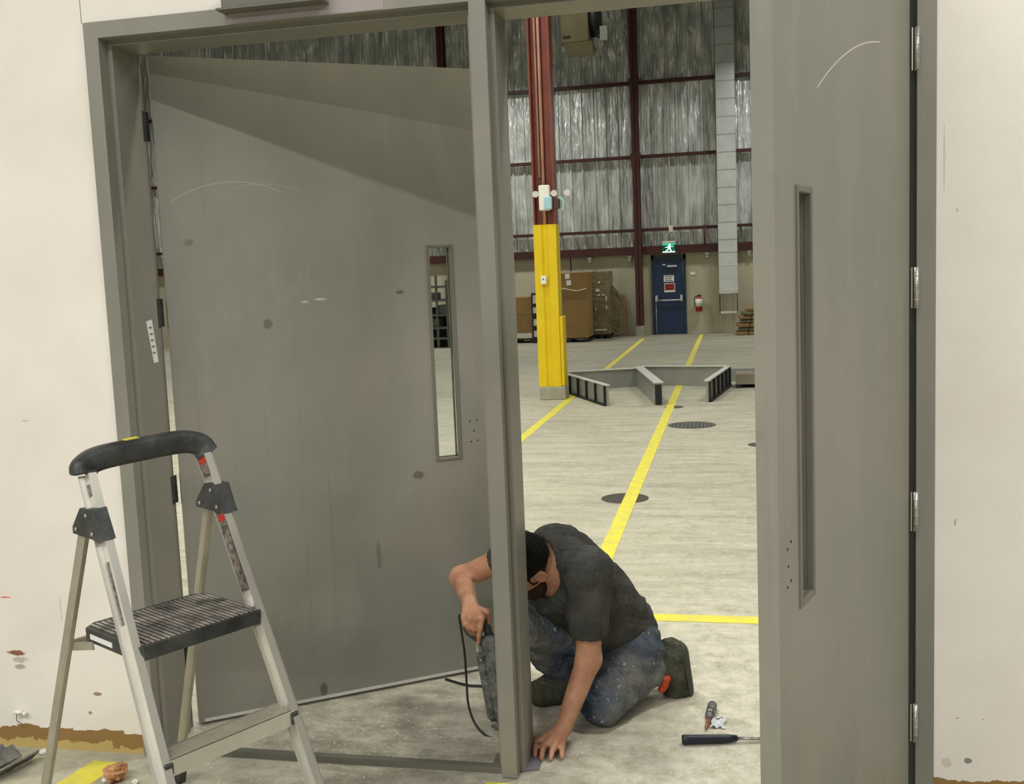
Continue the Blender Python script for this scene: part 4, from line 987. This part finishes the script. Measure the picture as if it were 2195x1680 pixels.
b = MB(); b.bar(at(1030, 1400, .342), at(1056, 1540, .325), (1, 0, 0), .03, .03, .006); b.build('side_casing', M['tool'], tl)
for x_, y_2 in ((1024, 1415), (1026, 1432), (1035, 1450), (1037, 1490), (1045, 1515)): MB().ball(at(x_+6, y_2, .328), .006, 8, (1, .5, 1.5)).build('plaster_splash', M['lsteel'], tl)
# cord
cp = [at(1000, 1335, .39), at(985, 1318, .385), at(988, 1345, .38), at(996, 1400, .37), at(1000, 1460, .36), at(1004, 1510, .34), at(1018, 1550, .32), at(1040, 1575, .30), at(1062, 1583, .29), at(1075, 1585, .29)]
o = MB().tube(smooth_path([tuple(p) for p in cp], 6), .0042, 8).build('power_cord', M['cord'], tl)
cp = [fl(955, 1455, .006), fl(985, 1464, .006), fl(1010, 1469, .006), fl(1040, 1470, .006), fl(1095, 1474, .006)]
o = MB().tube(smooth_path([tuple(p) for p in cp], 6), .005, 8).build('extension_cord', M['cord']); tag(o, 'black cord lying on the floor by the left door edge', 'cord')

# ------------------------------------------------------------------ tools and debris on the floor
a = fl(1462, 1585, .018); e = fl(1580, 1582, .016); g = fl(1660, 1583, .010)
t = empty('pry_chisel', a, 0, 'long steel chisel with a thick navy rubber grip on the floor beside the right door', 'chisel')
b = MB(); d = nrmz(e-a); b.tube([a, a+d*.006, a+d*.02, e-d*.03, e], [.014, .0175, .0165, .0145, .010], 14); b.build('grip', M['grip'], t)
for off in (.005, -.005): MB().tube([e-d*.005+np.array((0, off, 0)), g+np.array((0, off, 0))], .0035, 8).build('shank', M['shank'], t)
a = fl(1528, 1508, .018); e = fl(1513, 1562, .010)
t = empty('drill_chuck', a, 0, 'small worn drill chuck with a rusty tip lying above the chisel', 'drill bit'); d = nrmz(e-a); L_ = np.linalg.norm(e-a)
b = MB(); b.tube([a, a+d*.01, a+d*L_*.25, a+d*L_*.3, a+d*L_*.55, a+d*L_*.62], [.010, .017, .018, .014, .015, .008], 12); b.build('chuck_body', M['tool'], t)
MB().tube([a+d*L_*.6, a+d*L_*.9, e], [.0075, .0065, .003], 8).build('tip', M['copper'], t)
MB().tube([a+d*L_*.3, a+d*L_*.45], .0165, 12).build('collar', M['shank'], t)
# scrap of clear wrapping next to it
b = MB(); n = 7; vs = []; c0 = fl(1540, 1552, .0)
for i in range(n):
    for j in range(n):
        vs.append((c0[0]-.025+.05*i/(n-1)+random.uniform(-.004, .004), c0[1]-.04+.075*j/(n-1)+random.uniform(-.004, .004), .003+random.uniform(0, .012)))
fs = [(i*n+j, (i+1)*n+j, (i+1)*n+j+1, i*n+j+1) for i in range(n-1) for j in range(n-1)]
o = b.add(vs, fs).build('plastic_wrapper', mat('pale_plastic_film', (205, 210, 212), .2, 0, .1, 30)); tag(o, 'crumpled pale plastic wrapper between the chuck and the chisel', 'wrapper')
so = o.modifiers.new('s', 'SOLIDIFY'); so.thickness = .0006
for (x, y, dx, dy, lb) in ((1528, 1541, 20, -4, 'small black zip tie above the plastic wrapper'), (1518, 1553, 14, 8, 'small black zip tie left of the plastic wrapper')):
    p0, p1, p2 = fl(x, y, .004), fl(x+dx*.6, y+dy*.2, .008), fl(x+dx, y+dy, .004); o = MB().tube(smooth_path([p0, p1, p2], 5), .0016, 6).build('zip_tie', M['cord']); tag(o, lb, 'zip tie', 'zip ties by the wrapper')
# dark rubber baseboard offcuts, lower left
base = [((-2.70+.045*k-.10, -.56), (-2.64+.038*k, -.085-.02*(k % 3))) for k in range(7)]
names = ['dark baseboard offcut furthest left in the row on the floor', 'dark baseboard offcut, second from the left in the row', 'dark baseboard offcut, third from the left in the row', 'dark baseboard offcut in the middle of the row',
         'dark baseboard offcut, third from the ladder in the row', 'dark baseboard offcut, second from the ladder in the row', 'dark baseboard offcut nearest the ladder leg']
for k_, ((a, e), lb) in enumerate(zip(base, names)):
    z_ = .006+.010*(k_ % 3); b = MB(); u = Vector((-(e[1]-a[1]), e[0]-a[0], .35 if k_ % 2 else -.4))
    b.bar((*a, z_+.02), (*e, z_+.018+.012*(k_ % 2)), u, .055, .006); o = b.build('baseboard_strip', M['strip']); tag(o, lb, 'rubber strip', 'baseboard offcuts on the floor')
# crumpled paper ball
def crumple(c, r, m0, name, lb, cat, flat=.7, seed=1, amp=.25):
    rs_ = np.random.RandomState(seed); n1, n2 = 12, 16; vs = []; fs = []
    for i in range(n1+1):
        for j in range(n2):
            a = pi*i/n1; t_ = 2*pi*j/n2; rr = r*(1+amp*(rs_.rand()-.5)*2*math.sin(a)); vs.append((c[0]+rr*math.sin(a)*math.cos(t_), c[1]+rr*math.sin(a)*math.sin(t_), max(.001, r*flat+rr*flat*math.cos(a))))
    for i in range(n1):
        for j in range(n2): fs.append((i*n2+j, (i+1)*n2+j, (i+1)*n2+(j+1) % n2, i*n2+(j+1) % n2))
    o = MB().add(vs, fs).build(name, m0); tag(o, lb, cat); return o
crumple(fl(250, 1672, .0), .036, M['paper'], 'paper_ball', 'crumpled brown paper ball on the floor between the ladder legs', 'paper', .8, 3, .4)
crumple(fl(226, 1676, .0), .010, M['plaster'], 'plaster_crumb', 'white plaster crumb left of the paper ball', 'debris', .8, 5)
crumple(fl(290, 1680, .0), .010, M['plaster'], 'plaster_crumb', 'white plaster crumb right of the paper ball', 'debris', .8, 6)
crumple(np.array((-2.42, -.03, 0)), .014, M['plaster'], 'plaster_crumb', 'white plaster lump on the dark strips by the wall', 'debris', .6, 7)
# fine debris
rs_ = np.random.RandomState(8)
b = MB()
for k_ in range(420):
    x, y = rs_.uniform(-1.9, .35), rs_.uniform(-.9, 1.2); r_ = rs_.uniform(.0012, .004)
    if -.0 < y < .06 or abs(x-XM) < .1 or (-1.05 < x < -.08 and y > .1): continue
    b.add([(x-r_, y-r_, .0005), (x+r_, y-r_*.6, .0005), (x, y+r_, .0005), (x, y, r_*1.1)], [(0, 1, 3), (1, 2, 3), (2, 0, 3), (0, 2, 1)])
o = b.build('plaster_crumbs', M['plaster'], origin=(0, 0, 0)); tag(o, 'fine white plaster crumbs scattered over the floor at the doorway', 'debris', kind='stuff')
# white plaster hook blob on left wall
q = at(40, 1525, 0)
t = MB().ball((q[0], -.004, q[2]), .014, 12, (1.4, .7, .6)); t.ball((q[0]+.024, -.002, q[2]-.006), .008, 10); t = t.build('wall_anchor', M['plaster']); tag(t, 'white plaster anchor blob on the wall at lower left', 'wall anchor')
MB().tube(smooth_path([(q[0]-.005, -.006, q[2]-.008), (q[0]-.004, -.008, q[2]-.03), (q[0]+.02, -.008, q[2]-.045)]), .0012, 6).build('wire', M['cord'], t)
# crack line above the frame's left corner on wall
b = MB().box((-2.056, -.0006+.012, HT+.0), (-2.054, .0118, HT+.12)); o = b.build('wall_crack', M['lite']); tag(o, 'thin dark score line on the wall above the left frame corner', 'score line')
